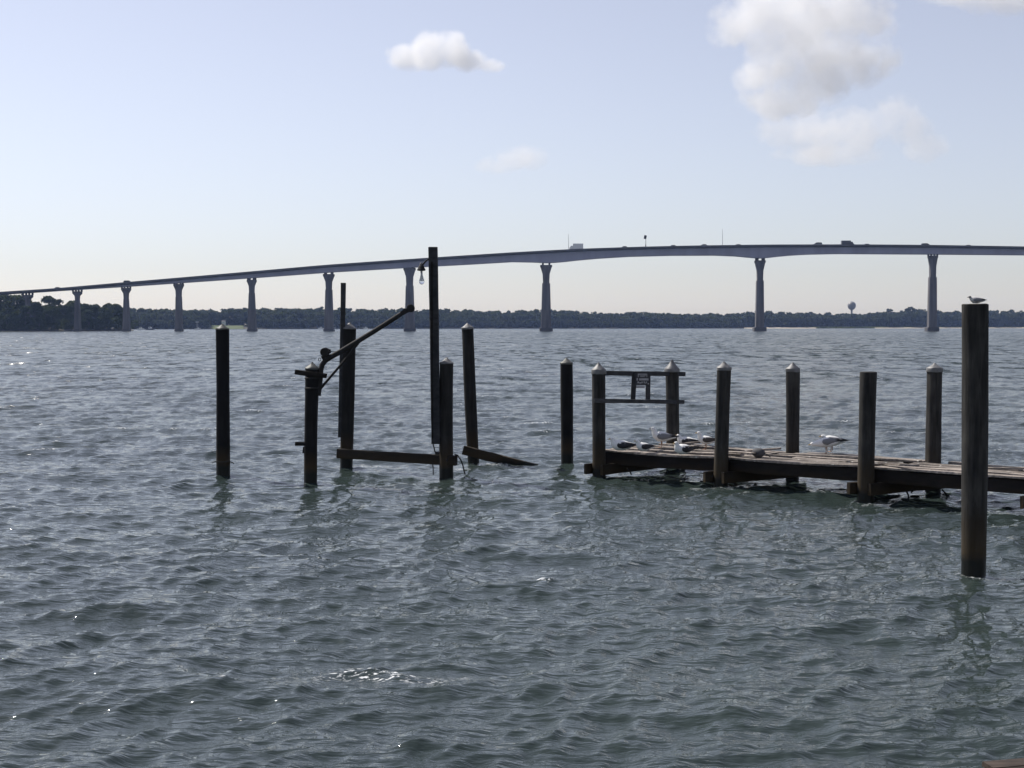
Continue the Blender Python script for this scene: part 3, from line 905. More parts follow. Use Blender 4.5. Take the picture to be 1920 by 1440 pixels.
# ------------------------------------------------------------------ piles
RN = random.Random(7)
def pile_mesh(base, top, r0, r1, seed, seg=22, flat=False):
    """round timber from 1.3 m under the water to its top; base/top are axis points"""
    rnd = random.Random(seed)
    base, top = Vector(base), Vector(top)
    ax = (top - base)
    under = base - ax.normalized() * 1.3
    n = max(8, int((top - under).length / .14))
    vs, rings = [], []
    ph = [rnd.uniform(0, 6.28) for _ in range(6)]
    bend = Vector((rnd.uniform(-.02, .02), rnd.uniform(-.02, .02), 0))
    u = Vector((1, 0, 0))
    tdir = ax.normalized()
    u = (u - tdir * u.dot(tdir)).normalized(); w = tdir.cross(u)
    for i in range(n + 1):
        a = i / n
        c = under.lerp(top, a) + bend * math.sin(a * math.pi)
        r = r0 + (r1 - r0) * a
        ring = []
        for j in range(seg):
            q = 2 * math.pi * j / seg
            rr = r * (1 + .022 * math.sin(2 * q + ph[0] + a * 2) + .016 * math.sin(3 * q + ph[1] - a * 3) + .02 * math.sin(a * 9 + ph[2])
                      + .03 * mnoise.noise(Vector((math.cos(q) * 2.4 + seed * 3.1, math.sin(q) * 2.4, a * 2.5))) + .015 * mnoise.noise(Vector((math.cos(q) * 9 + seed, math.sin(q) * 9, a * 6))))
            p = c + (u * math.cos(q) + w * math.sin(q)) * rr
            if i == n and flat: p += tdir * (.012 * mnoise.noise(Vector((math.cos(q) * 2, math.sin(q) * 2, seed))))
            ring.append(p)
        rings.append(ring)
    if flat:
        rings.append([top + (p - top) * .90 + tdir * .008 for p in rings[-1]])
    return MB().loft(rings)

def pile(parent, org, bpx, bpy_, tpx, tpy, wb, wt, seed, mat='pile', cap=None, Y=None, name='pile'):
    """bpx,bpy_: where it enters the water; tpx,tpy: top of the shaft; widths in photo pixels"""
    b = onz(bpx, bpy_)
    if Y is not None: b = Vector(((bpx - 960) / FPX * Y, Y, 0))
    t = at(tpx, tpy, b.y)
    S = b.y / FPX
    o = pile_mesh(b, t, wb * S / 2, wt * S / 2, seed, flat=cap is None).build(name, M[mat], parent, org, 50)
    if cap:
        ch, skirt, flare = cap
        r = wt * S / 2
        ax = (t - b).normalized()
        prof = [(r * (1.03 + flare * .5), -skirt), (r * (1.05 + flare), -skirt * .9), (r * (1.05 + flare), 0.0), (r * (1.0 + flare), .012), (r * .62, ch * .40), (r * .30, ch * .72), (r * .05, ch * .99), (r * .01, ch)]
        m = MB().lathe(prof, 20, t + ax * .004, ax)
        rn = random.Random(seed + 50)
        for v in m.v:
            v += Vector((rn.uniform(-1, 1), rn.uniform(-1, 1), rn.uniform(-1, 1))) * .006
        c = m.build('pile_cap', M['cap' if mat != 'pile_dark' else 'cap_dull'], o, org, 35)
    return o, b, t

def lone_pile(label, *a, **k):
    b = onz(a[0], a[1])
    if k.get('Y'): b = Vector(((a[0] - 960) / FPX * k['Y'], k['Y'], 0))
    root = empty('mooring_pile', b, label, 'piling', 'mooring piles in the water')
    pile(root, root.location, *a, **k, name='shaft')
    return root

# leftmost pile
rA = lone_pile('leftmost black mooring pile with a low pointed cap', 418, 893, 417, 617, 25, 24.5, 1, mat='pile_dark', cap=(.10, .02, 0))
b = rA.location
MB().tube([at(398, 867, b.y - .10), at(404, 865.5, b.y - .17), at(418, 866, b.y - .19), at(430, 865.5, b.y - .17), at(433, 866, b.y - .06), at(439, 869, b.y - .05)], .011, 6).build('rope', M['rope'], rA, b, 60)
# lone pile left of the dock
lone_pile('lone dark mooring pile just left of the dock end', 1063, 869, 1062, 681, 23.5, 22.5, 2, mat='pile_dark', cap=(.12, .03, .02))
# leaning pile
rF = lone_pile('leaning capped pile rising from the fallen beam', 889, 868, 876.5, 615, 21, 22.5, 3, mat='pile', cap=(.11, .03, .02))
# tall near pile on the right
rBig = lone_pile('tall thick flat topped pile nearest the camera at right', 1824, 1077, 1828.5, 571, 42.5, 49, 4, mat='pile_mid', cap=None)

# davit pile
rB = empty('mooring_pile', onz(584, 906), 'short pile carrying the davit and two nailed boards', 'piling', 'mooring piles in the water')
pB, bB, tB = pile(rB, rB.location, 584, 906, 585.5, 691, 24, 26, 5, mat='pile_dark', cap=(.12, .02, 0), name='shaft')
YB = bB.y
MB().beam(at(553.5, 697.5, YB - .16), at(612.5, 705, YB - .16), .05, .095, 3, jit=.004, rnd=RN).build('cleat_board', M['timber'], rB, rB.location, 30)
MB().beam(at(553.5, 832, YB - .10), at(586, 832.5, YB - .06), .05, .075, 3, jit=.004, rnd=RN).build('cleat_board', M['timber'], rB, rB.location, 30)
MB().beam(at(571, 838, YB - .02), at(569.5, 849, YB - .02), .05, .05, 1, jit=.006, up=(0, 1, 0), rnd=RN).build('bracket', M['iron'], rB, rB.location)

# davit
def davit():
    Y = YB - .02
    t = empty('davit', at(597, 735, Y), 'rusty black pipe davit arm rising right from the short pile', 'davit')
    o = t.location
    S = Y / FPX
    MB().tube([at(596.5, 742, Y), at(600, 712, Y), at(601.5, 694, Y), at(604, 684, Y), at(610, 676, Y), at(619, 670, Y), at(640, 658.5, Y), at(700, 622, Y + .03), at(768, 578.5, Y + .06)],
              [5.2 * S, 5.2 * S, 5.0 * S, 5.0 * S, 5.2 * S, 5.2 * S, 5.0 * S, 4.7 * S, 4.5 * S], 14).build('arm', M['iron'], t, o, 60)
    MB().tube([at(596.5, 734, Y), at(618, 708.5, Y), at(640, 683, Y), at(655, 665, Y), at(664, 652, Y), at(676, 637, Y)], [2.6 * S, 2.5 * S, 2.4 * S, 2.4 * S, 3.2 * S, 3.0 * S], 10).build('brace', M['iron'], t, o, 60)
    MB().loft([[at(a, b_, Y + q) for a, b_ in [(654, 652), (664, 652), (684, 634), (676, 633)]] for q in (-.025, .025)]).build('gusset_plate', M['iron'], t, o)
    # clamps on the pile
    for py in (709, 728):
        MB().tube([at(598 + (2 if py < 720 else 0), py, Y - .10), at(584, py, YB - .22), at(572, py + .5, YB - .08)], 1.6 * S, 8).build('clamp', M['iron'], t, o, 60)
    # winch drum
    c = at(609.5, 660, Y)
    w = MB().lathe([(7.8 * S, -.11), (8.2 * S, -.10), (8.2 * S, -.085), (5.6 * S, -.08), (5.6 * S, .08), (8.2 * S, .085), (8.2 * S, .10), (7.8 * S, .11)], 20, c, (0, 1, 0)).build('winch_drum', M['iron'], t, o, 40)
    MB().lathe([(6.8 * S, -.07), (7.2 * S, 0), (6.8 * S, .07)], 16, c, (0, 1, 0)).build('rope_coil', M['rope'], w, o, 40)
    MB().tube([at(616, 655, Y - .1), at(619, 656, Y - .13), at(620.5, 659.5, Y - .13), at(619, 662, Y - .13)], 1.2 * S, 8).build('crank', M['iron'], w, o, 60)
    MB().loft([[at(a, b_, Y + q) for a, b_ in [(601, 668), (615, 666), (620, 672), (606, 677)]] for q in (-.05, .05)]).build('winch_bracket', M['iron'], t, o)
    ring = [at(599.5 + 2.4 * math.cos(a), 674 + 3.0 * math.sin(a), Y - .02) for a in np.linspace(0, 6.28, 13)]
    MB().tube(ring, .7 * S, 6, cap=False).build('eye_ring', M['iron'], t, o, 60)
    # sheave head
    MB().loft([[at(a, b_, Y + .06 + q) for a, b_ in [(750, 585), (759, 578), (771, 583), (757, 590.5), (753, 591)]] for q in (-.05, .05)]).build('head_block', M['iron'], t, o)
    c = at(770, 578, Y + .06)
    MB().lathe([(6.6 * S, -.07), (7.6 * S, -.06), (7.6 * S, -.03), (6.2 * S, 0), (7.6 * S, .03), (7.6 * S, .06), (6.6 * S, .07)], 20, c, (0, 1, 0)).build('sheave', M['iron'], t, o, 40)
davit()

# boat lift frame: two piles, a beam, a plank and a tall post
def lift_frame():
    c0 = onz(649, 879)
    t = empty('boat_lift_frame', c0, 'dark derelict boat lift frame of two piles, a low beam and a tall post', 'boat lift')
    o = t.location
    pC, bC, tC = pile(t, o, 649.5, 879, 655.5, 616, 24, 24.5, 6, mat='pile', cap=(.125, .012, .0))
    pE, bE, tE = pile(t, o, 838.5, 894, 837.5, 681, 25.5, 26, 7, mat='pile', cap=(.115, .012, .0))
    YC, YE = bC.y, bE.y
    # plank nailed to the left of the far pile
    p0, p1 = at(638.5, 820, YC - .02), at(644, 530.5, YC - .02)
    MB().beam(p0, p1, .105, .095, 10, jit=.003, up=(0, 1, 0), rnd=RN).build('guide_plank', M['rail'], t, o, 30)
    # tall square post on the near pile
    YD = YE - .03
    p0, p1 = at(817.5, 832, YD), at(812, 463.5, YD)
    MB().beam(p0, p1, .185, .15, 14, jit=.003, up=(0, 1, 0), twist=.05, rnd=RN).build('guide_post', M['rail'], t, o, 30)
    MB().beam(p0 + Vector((-.075, -.085, .1)), p1 + Vector((-.02, -.085, -.3)), .03, .045, 6, jit=.003, up=(0, 1, 0), rnd=RN).build('edge_batten', M['timber'], t, o, 30)
    # low cross beam
    MB().beam(at(633.5, 850, YC - .19), at(855, 864, YE - .20), .09, .20, 8, jit=.006, rnd=RN).build('cross_beam', M['timber'], t, o, 30)
    for (px, py, Y) in ((649, 851, YC - .26), (838, 863, YE - .27)):
        MB().lathe([(.022, -.03), (.022, .01), (.012, .02)], 8, at(px, py, Y), (0, -1, 0)).build('bolt', M['iron'], t, o, 40)
    MB().box(at(820, 850, YE - .1), (.09, .09, .06), jit=.01, rnd=RN).build('cleat', M['iron'], t, o)
    MB().tube([at(812, 832, YE - .2), at(813.5, 838, YE - .2), at(815, 845, YE - .2), at(818, 852, YE - .14)], .014, 6).build('wire', M['rope'], t, o, 60)
    MB().tube([at(811, 866, YE - .26), at(812, 876, YE - .27), at(812.5, 890, YE - .26)], .012, 6).build('wire', M['rope'], t, o, 60)
    MB().tube([at(852, 852, YE - .05), at(858, 853.5, YE - .05), at(864, 862, YE - .05), at(868, 873, YE - .05), at(872, 890, YE - .05)], .016, 6).build('rope', M['rope'], t, o, 60)
    return YD
YD = lift_frame()

def bulb_lamp():
    Y = YD - .02
    t = empty('hanging_lamp', at(790, 497, Y), 'clear glass bulb on a short bracket at the tall post', 'lamp')
    o = t.location; S = Y / FPX
    MB().tube([at(805, 484.5, Y), at(798, 490, Y), at(792, 497, Y), at(789, 503, Y)], [1.5 * S, 1.5 * S, 1.8 * S, 2.0 * S], 8).build('bracket_arm', M['iron'], t, o, 60)
    c = at(790, 503, Y)
    MB().lathe([(2 * S, 7 * S), (4.6 * S, 5 * S), (6 * S, 1 * S), (8 * S, -2.5 * S), (7.4 * S, -4.5 * S), (4 * S, -5 * S)], 16, c).build('socket_housing', M['iron'], t, o, 40)
    MB().lathe([(2.2 * S, 0), (2.8 * S, 2.4 * S), (2.0 * S, 4.4 * S), (.3 * S, 5 * S)], 12, at(789.5, 497.5, Y)).build('insulator', M['cap'], t, o, 50)
    MB().lathe([(1.9 * S, 0), (2.0 * S, -4 * S), (1.8 * S, -5 * S)], 12, at(790.3, 507.5, Y)).build('screw_base', M['galv'], t, o, 50)
    k = NT('clear_bulb_glass')
    k.b.inputs['Base Color'].default_value = (.95, .96, .97, 1)
    k.b.inputs['Transmission Weight'].default_value = .85
    k.b.inputs['Roughness'].default_value = .03
    k.b.inputs['IOR'].default_value = 1.45
    g = at(790.6, 511.5, Y)
    MB().lathe([(1.9 * S, 0), (2.2 * S, -4 * S), (3.6 * S, -10 * S), (5.0 * S, -14.5 * S), (5.1 * S, -17.5 * S), (4.0 * S, -20 * S), (1.8 * S, -21.5 * S), (.2 * S, -22 * S)], 18, g).build('glass_bulb', k.m, t, o, 60)
    MB().tube([at(790.3, 512, Y), at(790.3, 520, Y), at(789.5, 524, Y), at(791.8, 524.5, Y)], .35 * S, 5).build('filament_stem', M['galv'], t, o, 60)
bulb_lamp()

# fallen beam at the foot of the leaning pile
YF = rF.location.y
fb = empty('fallen_beam', at(880, 848, YF - .2), 'rotten beam slanting down into the water below the leaning pile', 'beam')
MB().beam(at(869.5, 844, YF - .22), at(1008, 879, YF - .55), .10, .20, 8, jit=.008, rnd=RN).build('timber', M['timber'], fb, fb.location, 30)
MB().lathe([(.025, -.03), (.025, .01), (.013, .022)], 8, at(888, 846, YF - .29), (0, -1, 0)).build('bolt', M['iron'], fb, fb.location, 40)

# ------------------------------------------------------------------ dock
def dock():
    root = empty('dock', onz(1124, 896), 'derelict plank dock with sagging boards on capped piles at right', 'dock')
    o = root.location
    FR = [(1124.5, 896, 1122.5, 694, 25.5, 25.5, 11, 'pile_mid', (.15, .085, .05)), (1352, 913, 1357.5, 690, 26.5, 27, 12, 'pile_mid', (.12, .05, .02)), (1624, 938, 1628, 698, 29.5, 31, 13, 'pile_mid', None)]
    BK = [(1261, 879, 1260, 692, 24.5, 24.5, 14, 'pile_mid', (.20, .07, .13)), (1484.5, 901.5, 1486.5, 692, 24, 25.5, 15, 'pile_mid', (.13, .06, .03)), (1750, 925, 1752.5, 691, 28, 28.5, 16, 'pile_mid', (.10, .07, .03))]
    front, back = [], []
    for (bx, by, tx, ty, wb, wt, sd_, mt, cp) in FR:
        _, b, t = pile(root, o, bx, by, tx, ty, wb, wt, sd_, mat=mt, cap=cp); front.append((b, t))
    for (bx, by, tx, ty, wb, wt, sd_, mt, cp) in BK:
        _, b, t = pile(root, o, bx, by, tx, ty, wb, wt, sd_, mat=mt, cap=cp); back.append((b, t))
    # one more bent beyond the frame carries the right end
    F = [b for b, _ in front]; B = [b for b, _ in back]
    F.append(F[2] + (F[2] - F[1]) * 1.02); B.append(B[2] + (B[2] - B[1]) * 1.02)
    for i, (P, sd_) in enumerate(((F[3], 17), (B[3], 18))):
        pile_mesh(P, P + Vector((.02, 0, 2.3)), .15, .155, sd_, flat=True).build('pile', M['pile_mid'], root, o, 50)
    ux = (F[2] - F[0]).normalized()
    deckz = [.515, .525, .545, .56]
    F = [Vector((p.x, p.y, 0)) for p in F]; B = [Vector((p.x, p.y, 0)) for p in B]
    # cross beams, one on each side of every bent, sticking out past the front piles
    for i in range(4):
        dv = (B[i] - F[i]).normalized()
        for s in (-1, 1):
            off = ux * s * .17
            a = F[i] - dv * (.24 if s < 0 else .16) + off + Vector((0, 0, deckz[i] - .33)); c = B[i] + dv * .2 + off + Vector((0, 0, deckz[i] - .33))
            MB().beam(a, c, .075, .21, 6, jit=.006, rnd=RN).build('cross_beam', M['stringer'], root, o, 30)
    # stringers
    rows = 5
    def P(i, w, z):
        return F[i].lerp(B[i], w) + Vector((0, 0, z))
    for i in range(3):
        for r in range(rows):
            w = (.115, .34, .58, .82, 1.10)[r]
            e0, e1 = (-.045 if i == 0 else .012), (1.0 if i < 2 else 1.05)
            p0 = P(i, w, deckz[i] - .115); p1 = P(i + 1, w, deckz[i + 1] - .115)
            q0 = p0.lerp(p1, e0 if i == 0 else .004); q1 = p0.lerp(p1, e1 - .004)
            MB().beam(q0, q1, .07, .225 if i else .26, 8, sag=.015, jit=.007, rnd=RN).build('stringer', M['stringer'], root, o, 30)
    # planks along the dock, weathered, warped, some short or missing
    npl = 11
    for i in range(3):
        for j in range(npl):
            w = .075 + 1.07 * (j + .5) / npl
            if (i, j) in ((0, 7), (1, 6), (2, 3), (2, 8)): continue
            p0 = P(i, w, deckz[i] + .024); p1 = P(i + 1, w, deckz[i + 1] + .024)
            a0 = -.05 + RN.uniform(-.01, .015) if i == 0 else RN.uniform(-.012, .006)
            a1 = 1.0 - RN.uniform(.0, .02)
            if (i, j) in ((0, 9), (1, 3), (2, 6), (1, 8)): a1 -= RN.uniform(.2, .4)
            if (i, j) in ((0, 5), (1, 4), (2, 9)): a0 += RN.uniform(.15, .3)
            # the planks are notched round the piles: end them short of a pile they would run into
            q0 = p0.lerp(p1, a0); q1 = p0.lerp(p1, a1)
            near0 = min((Vector((q0.x, q0.y, 0)) - q).length for q in (F[i], B[i])); near1 = min((Vector((q1.x, q1.y, 0)) - q).length for q in (F[i + 1], B[i + 1]))
            if near1 < .22: q1 = p0.lerp(p1, .935)
            if near0 < .22: q0 = p0.lerp(p1, .065)
            lift = RN.choice((0, 0, 0, .02, .035, -.02)) + RN.uniform(-.006, .006)
            q0.z += RN.uniform(-.008, .008); q1.z += lift
            wd = 1.72 * 1.07 / npl * RN.uniform(.80, .97)
            MB().beam(q0, q1, wd, .04, 7, sag=RN.uniform(-.025, .03), jit=.005, twist=RN.uniform(-.10, .10), rnd=RN).build('plank', M['plank'], root, o, 35)
    # a few loose broken boards
    for (px, py, L, rot, tilt) in ((1385, 850, .8, -.3, .03), (1430, 846, .7, .5, .06), (1690, 874, .9, -.55, .05), (1880, 880, .8, .2, .04), (1295, 833, .6, .7, .05)):
        c = onz(px, py, .63)
        d = Matrix.Rotation(rot, 3, 'Z') @ ux
        MB().beam(c - d * L / 2, c + d * L / 2 + Vector((0, 0, tilt)), .12, .03, 4, jit=.006, rnd=RN).build('loose_board', M['plank'], root, o, 35)
    # hanging scraps under the deck
    for (px, py, px2, py2, Y) in ((1337, 889, 1320, 903, 27.3), (1766, 918, 1790, 944, 25.6), (1376, 900, 1378, 924, 27.2), (1700, 922, 1704, 934, 25.4), (1176, 878, 1184, 890, 28.6), (1708, 924, 1712, 918, 25.4)):
        MB().tube([at(px, py, Y), at((px + px2) / 2 + 1, (py + py2) / 2, Y), at(px2, py2, Y)], .016, 6).build('hanging_strap', M['iron'], root, o, 60)
    # railing between the two end piles
    f0, b0 = front[0], back[0]
    Yf, Yb = f0[0].y, b0[0].y
    def rp(px, py, dy=0.0):
        w = (px - 1123) / (1260 - 1123)
        Y = Yf + (Yb - Yf) * w + dy
        return at(px, py, Y)
    MB().beam(rp(1128, 699.5, .02), rp(1284, 701.5, -.02), .05, .095, 8, jit=.003, rnd=RN).build('rail', M['rail'], root, o, 30)
    MB().beam(rp(1113, 751.5, -.17), rp(1282, 753.5, -.17), .05, .085, 8, jit=.003, rnd=RN).build('rail', M['rail'], root, o, 30)
    MB().beam(rp(1189.5, 697, -.08), rp(1186.5, 755, -.08), .10, .045, 4, jit=.003, up=(0, 1, 0), rnd=RN).build('baluster', M['rail'], root, o, 30)
    MB().beam(rp(1215.5, 697, -.08), rp(1214.5, 755, -.08), .10, .045, 4, jit=.003, up=(0, 1, 0), rnd=RN).build('baluster', M['rail'], root, o, 30)
    return rp, deckz, F, B, ux
rp, deckz, DF, DB, DUX = dock()

def dock_sign():
    t = empty('notice_sign', rp(1203, 714, -.14), 'small black notice with faded pale lettering on the dock railing', 'sign')
    o = t.location
    MB().loft([[rp(a, b, q) for a, b in [(1190, 698.5), (1219, 699), (1218, 722.5), (1190.5, 722)]] for q in (-.135, -.115)]).build('board', M['black'], t, o)
    def mark(x0, y0, x1, y1):
        MB().loft([[rp(a, b, q) for a, b in [(x0, y0), (x1, y0), (x1, y1), (x0, y1)]] for q in (-.139, -.133)]).build('lettering', M['print'], t, o)
    # worn, unreadable rows of lettering
    for (x0, y0, x1, y1) in ((1196, 700.8, 1197.6, 707), (1196, 700.8, 1213.5, 702.4), (1212, 702.4, 1213.5, 707), (1199.5, 703.5, 1210.5, 704.6), (1200, 705.6, 1209, 706.6),
                             (1191.5, 709, 1196, 713.5), (1198.5, 709.4, 1216, 713.3), (1195.2, 715.4, 1198, 718.6), (1198.8, 717, 1202.5, 719), (1203, 715.4, 1205, 718.2), (1207, 715, 1209, 718.5), (1209.6, 717.2, 1211, 719.2), (1211.4, 715, 1213, 718.4), (1214.4, 718.4, 1217, 720.6)):
        mark(x0, y0, x1, y1)
    MB().loft([[rp(a, b, q) for a, b in [(1192, 723), (1209, 723), (1209, 727.8), (1192, 727.8)]] for q in (-.12, -.105)]).build('lower_slat', M['print'], t, o)
dock_sign()

# ------------------------------------------------------------------ gulls
def gull(loc, heading, label, pose='stand', wing='wing_grey', body='feather_white', s=1.0, beak='beak', neck=0.0):
    """local +x is forward; heading = rotation about z"""
    t = empty('gull', loc, label, 'gull', 'gulls on the dock', heading)
    s *= 1.26
    t.scale = (s, s, s)
    lg = .085 if pose in ('stand', 'bow') else 0.0
    # spine: x, z, half height, half width
    if pose == 'bow':
        sp = [(-.24, .135, .010, .020), (-.20, .125, .026, .034), (-.13, .105, .052, .056), (-.05, .095, .072, .074), (.04, .092, .074, .074), (.11, .085, .060, .060), (.155, .078, .044, .042), (.190, .074, .036, .034), (.222, .072, .034, .031), (.246, .068, .022, .020), (.256, .066, .008, .008)]
    elif pose == 'sleep':
        sp = [(-.23, .09, .010, .020), (-.19, .088, .026, .036), (-.12, .080, .050, .060), (-.04, .080, .078, .090), (.05, .084, .084, .092), (.105, .102, .068, .070), (.120, .132, .044, .044), (.125, .160, .038, .036), (.140, .178, .034, .031), (.160, .182, .024, .022), (.172, .180, .008, .008)]
    else:
        up = neck
        sp = [(-.24, .075, .010, .020), (-.20, .080, .026, .034), (-.13, .084, .050, .056), (-.05, .086, .078, .082), (.04, .094, .084, .084), (.095, .120, .060, .058), (.115, .155 + up * .5, .042, .038), (.122, .185 + up, .036, .033), (.140, .205 + up, .034, .031), (.162, .208 + up, .024, .022), (.174, .205 + up, .008, .008)]
    rings = []
    for i, (x, z, hh, hw) in enumerate(sp):
        x0, z0 = sp[max(i - 1, 0)][:2]; x1, z1 = sp[min(i + 1, len(sp) - 1)][:2]
        d = Vector((x1 - x0, 0, z1 - z0)).normalized()
        nrm = Vector((-d.z, 0, d.x))
        c = Vector((x, 0, z + lg))
        ring = []
        for j in range(14):
            a = 2 * math.pi * j / 14
            ring.append(c + Vector((0, 1, 0)) * hw * math.cos(a) + nrm * hh * math.sin(a))
        rings.append(ring)
    MB().loft(rings).build('body', M[body], t, smooth=80)
    hx, hz = sp[-2][0], sp[-2][1] + lg
    dx = (sp[-1][0] - sp[-3][0]); dz = (sp[-1][1] - sp[-3][1]); dn = Vector((dx, 0, dz)).normalized()
    bp = Vector((hx, 0, hz))
    MB().tube([bp, bp + dn * .030 + Vector((0, 0, -.002)), bp + dn * .052 + Vector((0, 0, -.010))], [.011, .008, .002], 8).build('beak', M[beak], t, smooth=60)
    hc = Vector((sp[-3][0], 0, sp[-3][1] + lg))
    for q in (-1, 1):
        MB().lathe([(.001, -.004), (.004, -.002), (.004, .002), (.001, .004)], 8, hc + Vector((.006, q * sp[-3][3] * .92, .008)), (0, q, 0)).build('eye', M['eye'], t)
        # folded wing: flattened teardrop from the shoulder past the tail
        wr = []
        wsp = [(.085, .100, .012, .004), (.060, .100, .040, .012), (.0, .098, .052, .016), (-.07, .102, .046, .015), (-.15, .104, .030, .011), (-.22, .100, .016, .007), (-.285, .092, .004, .003)]
        rise = .03 if pose == 'bow' else 0
        for (x, z, hh, th) in wsp:
            bw = float(np.interp(x, [p[0] for p in sp[:5]], [p[3] for p in sp[:5]]))
            zz = z + lg + rise * (1 if x < 0 else .3) - (.012 if pose == 'sleep' else 0)
            tl = .35
            ring = []
            for j in range(10):
                a = 2 * math.pi * j / 10
                dy_, dz_ = th * math.cos(a), hh * math.sin(a)
                inward = max(0, dz_) * tl * (1.1 if x > -.12 else .7)
                ring.append(Vector((x, q * (bw * .92 + dy_ - inward), zz + dz_)))
            wr.append(ring)
        MB().loft(wr).build('wing', M[wing], t, smooth=80)
        if lg:
            y = q * .028
            g = MB().tube([(.0, y, lg + .03), (-.008, y, lg * .5), (.004, y, .008)], [.009, .005, .005], 7)
            g.build('leg', M['leg'], t, smooth=60)
            MB().loft([[Vector((.0, y, .001)), Vector((.045, y - .022, .001)), Vector((.050, y, .001)), Vector((.045, y + .022, .001))], [Vector((.0, y, .008)), Vector((.043, y - .020, .004)), Vector((.048, y, .004)), Vector((.043, y + .020, .004))]]).build('foot', M['leg'], t)
    return t
DZ = .575
def on_deck(px, py, z=DZ):
    return onz(px, py, z)
LEFT = math.pi
gull(on_deck(1165, 845), LEFT + .15, 'black backed gull lying nearest the dock\'s left end pile', 'sleep', 'wing_black', s=1.05)
gull(on_deck(1206, 847), LEFT + .5, 'white breasted gull sitting second from the left on the dock', 'rest', 'wing_black', s=.86)
gull(on_deck(1240, 839), LEFT + .1, 'grey gull standing in front of the second railing pile', 'stand', 'wing_grey', s=1.02, beak='beak_dark', neck=.012)
gull(on_deck(1281, 852), LEFT + .55, 'plump white gull resting at the dock edge below the railing', 'sleep', 'wing_black', s=1.0)
gull(on_deck(1323, 842.5), LEFT + .2, 'pale gull standing just left of the middle front pile', 'stand', 'wing_brown', s=.86, neck=.02)
gull(on_deck(1287, 836), LEFT - .1, 'dark backed gull lying behind the resting white gull', 'sleep', 'wing_black', s=.95)
gull(on_deck(1549, 851), LEFT + .1, 'grey winged gull standing alone on the right bay, head lowered', 'bow', 'wing_grey', s=1.0)
gull(on_deck(1559, 847), LEFT + .12, 'second gull close behind the lowered gull, dark wing tips raised', 'stand', 'wing_grey', s=1.0, neck=-.045)
tp = at(1828.5, 571, rBig.location.y)
gull(at(1829, 569.6, rBig.location.y - .02), LEFT + .05, 'small black headed gull sitting on the tall near pile', 'rest', 'wing_grey', body='feather_hood', s=.40, beak='beak_dark', neck=-.045)

# grey lump on the dock
def buoy():
    p = on_deck(1422, 857)
    t = empty('float_buoy', p, 'dull grey float lying on the dock edge right of the middle front pile', 'float')
    MB().lathe([(.01, -.12), (.06, -.11), (.085, -.06), (.09, 0), (.085, .06), (.06, .11), (.01, .12)], 16, (0, 0, .085), DUX).build('body', M['float'], t, smooth=60)
    MB().tube([Vector((0, 0, .085)) + DUX * .11, Vector((0, 0, .06)) + DUX * .2, Vector((.0, .05, .01)) + DUX * .27], .01, 6).build('lanyard', M['rope'], t, smooth=60)
buoy()

# corner of a low landing stage at the lower right
def landing():
    c = onz(1900, 1440)
    t = empty('landing_stage', Vector((c.x + .6, c.y - .4, 0)), 'corner of a brown plank landing at the lower right edge', 'landing stage')
    o = t.location
    d = Vector((.93, .22, 0)).normalized(); nrm = Vector((d.y, -d.x, 0))
    e0 = onz(1846, 1432, .12)
    for j in range(5):
        a = e0 + nrm * (.075 + j * .16) - d * RN.uniform(-.02, .10); 
        MB().beam(a, a + d * 2.4, .145, .04, 6, jit=.004, rnd=RN).build('plank', M['brown_plank'], t, o, 35)
    for k_ in (.2, 1.9):
        a = e0 + d * k_ + Vector((0, 0, -.1)); MB().beam(a + nrm * .03, a + nrm * .9, .09, .14, 2, jit=.004, rnd=RN).build('joist', M['stringer'], t, o, 30)
landing()

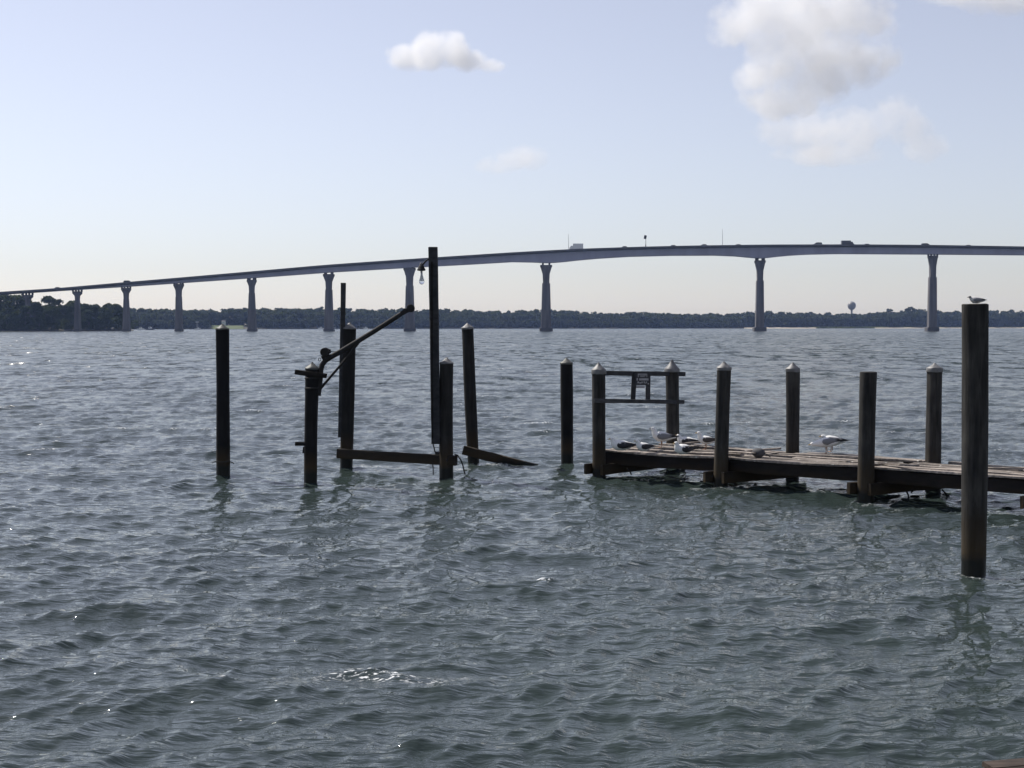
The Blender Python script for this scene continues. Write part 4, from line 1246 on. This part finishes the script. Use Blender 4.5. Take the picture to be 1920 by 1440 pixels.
# ------------------------------------------------------------------ clouds
def cloud(puffs, Y, dens, label, seed, nscale=1.0):
    """puffs: (px, py, radius px x, radius px z)"""
    S = Y / FPX
    c0 = at(sum(p[0] for p in puffs) / len(puffs), sum(p[1] for p in puffs) / len(puffs), Y)
    rnd = random.Random(seed)
    bm = bmesh.new()
    P = []
    for (px, py, rx, rz) in puffs:
        c = at(px, py, Y) - c0
        ry = (rx + rz) / 2
        c.y += rnd.uniform(-.5, .5) * rx * S
        P.append((c, rx * S, ry * S, rz * S))
        m = Matrix.Translation(c) @ Matrix.Diagonal((rx * S * 1.25, ry * S * 1.25, rz * S * 1.25, 1))
        bmesh.ops.create_icosphere(bm, subdivisions=3, radius=1.0, matrix=m)
    me = bpy.data.meshes.new('cloud')
    bm.to_mesh(me); bm.free()
    o = bpy.data.objects.new('cloud', me)
    o.location = c0
    COL.objects.link(o)
    rm = o.modifiers.new('hull', 'REMESH'); rm.mode = 'VOXEL'; rm.voxel_size = 9 * S
    k = NT('cloud_vapour')
    k.t.nodes.remove(k.b)
    tc = k.n('ShaderNodeTexCoord')
    co = tc.outputs['Object']
    nz = k.n('ShaderNodeTexNoise'); nz.inputs['Scale'].default_value = nscale / (48 * S); nz.inputs['Detail'].default_value = 7; nz.inputs['Roughness'].default_value = .6
    off = k.n('ShaderNodeVectorMath', operation='ADD'); off.inputs[1].default_value = (seed * 311.0, seed * 97.0, 0)
    k.l(co, off.inputs[0]); k.l(off.outputs[0], nz.inputs['Vector'])
    field = None
    for (c, rx, ry, rz) in P:
        sub = k.n('ShaderNodeVectorMath', operation='SUBTRACT'); k.l(co, sub.inputs[0]); sub.inputs[1].default_value = c
        dv = k.n('ShaderNodeVectorMath', operation='MULTIPLY'); k.l(sub.outputs[0], dv.inputs[0]); dv.inputs[1].default_value = (1 / rx, 1 / ry, 1 / rz)
        ln = k.n('ShaderNodeVectorMath', operation='LENGTH'); k.l(dv.outputs[0], ln.inputs[0])
        v = k.math('SUBTRACT', 1.0, ln.outputs['Value'])
        field = v if field is None else k.math('SMOOTH_MAX', field, v, .35)
    f = k.math('ADD', field, k.math('MULTIPLY_ADD', nz.outputs[0], 3.0, -1.42))
    f = k.math('MULTIPLY', f, 2.2, clamp=True)
    edge = k.math('MULTIPLY', k.math('ADD', field, .22), 5.0, clamp=True)
    f = k.math('MULTIPLY', f, edge)
    vol = k.n('ShaderNodeVolumePrincipled')
    vol.inputs['Color'].default_value = (1, 1, 1, 1)
    vol.inputs['Anisotropy'].default_value = .4
    k.l(k.math('MULTIPLY', f, dens * .95 / S), vol.inputs['Density'])
    k.l(vol.outputs[0], k.out.inputs['Volume'])
    me.materials.append(k.m)
    tag(o, label, 'cloud', 'clouds in the sky')
    return o
YC = 6000.0
cloud([(760, 112, 38, 26), (800, 92, 40, 36), (840, 92, 42, 34), (875, 112, 36, 24), (915, 124, 30, 14)], YC, .030, 'small white cumulus cloud alone in the upper middle sky', 1)
cloud([(925, 308, 36, 16), (960, 292, 42, 26), (998, 298, 32, 22)], YC * 1.1, .010, 'faint small cloud low in the middle sky', 2)
cloud([(1370, 50, 46, 44), (1430, 20, 70, 60), (1500, 40, 80, 62), (1580, 20, 80, 60), (1640, 40, 46, 44), (1520, -60, 120, 70), (1410, 150, 40, 30), (1440, 125, 48, 40), (1520, 150, 90, 50), (1600, 125, 60, 40), (1660, 108, 40, 32), (1470, 190, 80, 34), (1560, 90, 90, 40), (1450, 85, 60, 36)],
      YC, .016, 'largest billowing white cloud at the upper right', 3)
cloud([(1455, 248, 46, 28), (1530, 255, 70, 40), (1600, 245, 70, 42), (1670, 218, 50, 40), (1700, 245, 46, 34), (1735, 275, 40, 30), (1560, 285, 100, 22)], YC * 1.05, .011, 'pale ragged lower cloud under the largest one', 4)
cloud([(1780, -16, 60, 28), (1850, -8, 70, 30), (1910, -2, 50, 30), (1890, -40, 120, 40), (1990, -30, 80, 40)], YC * 1.1, .012, 'edge of a pale cloud at the top right corner', 5)

# ------------------------------------------------------------------ haze
def haze():
    MB_ = MB().box((0, 2350, 42), (14000, 5200, 87))
    k = NT('hazy_air')
    k.t.nodes.remove(k.b)
    v = k.n('ShaderNodeVolumePrincipled')
    v.inputs['Color'].default_value = (.40, .56, 1.0, 1)
    v.inputs['Absorption Color'].default_value = (1, 1, 1, 1)
    v.inputs['Density'].default_value = .00008
    v.inputs['Anisotropy'].default_value = .2
    k.l(v.outputs[0], k.out.inputs['Volume'])
    o = MB_.build('haze', k.m)
    tag(o, 'thin bluish haze over the river', 'haze', kind='stuff')
haze()
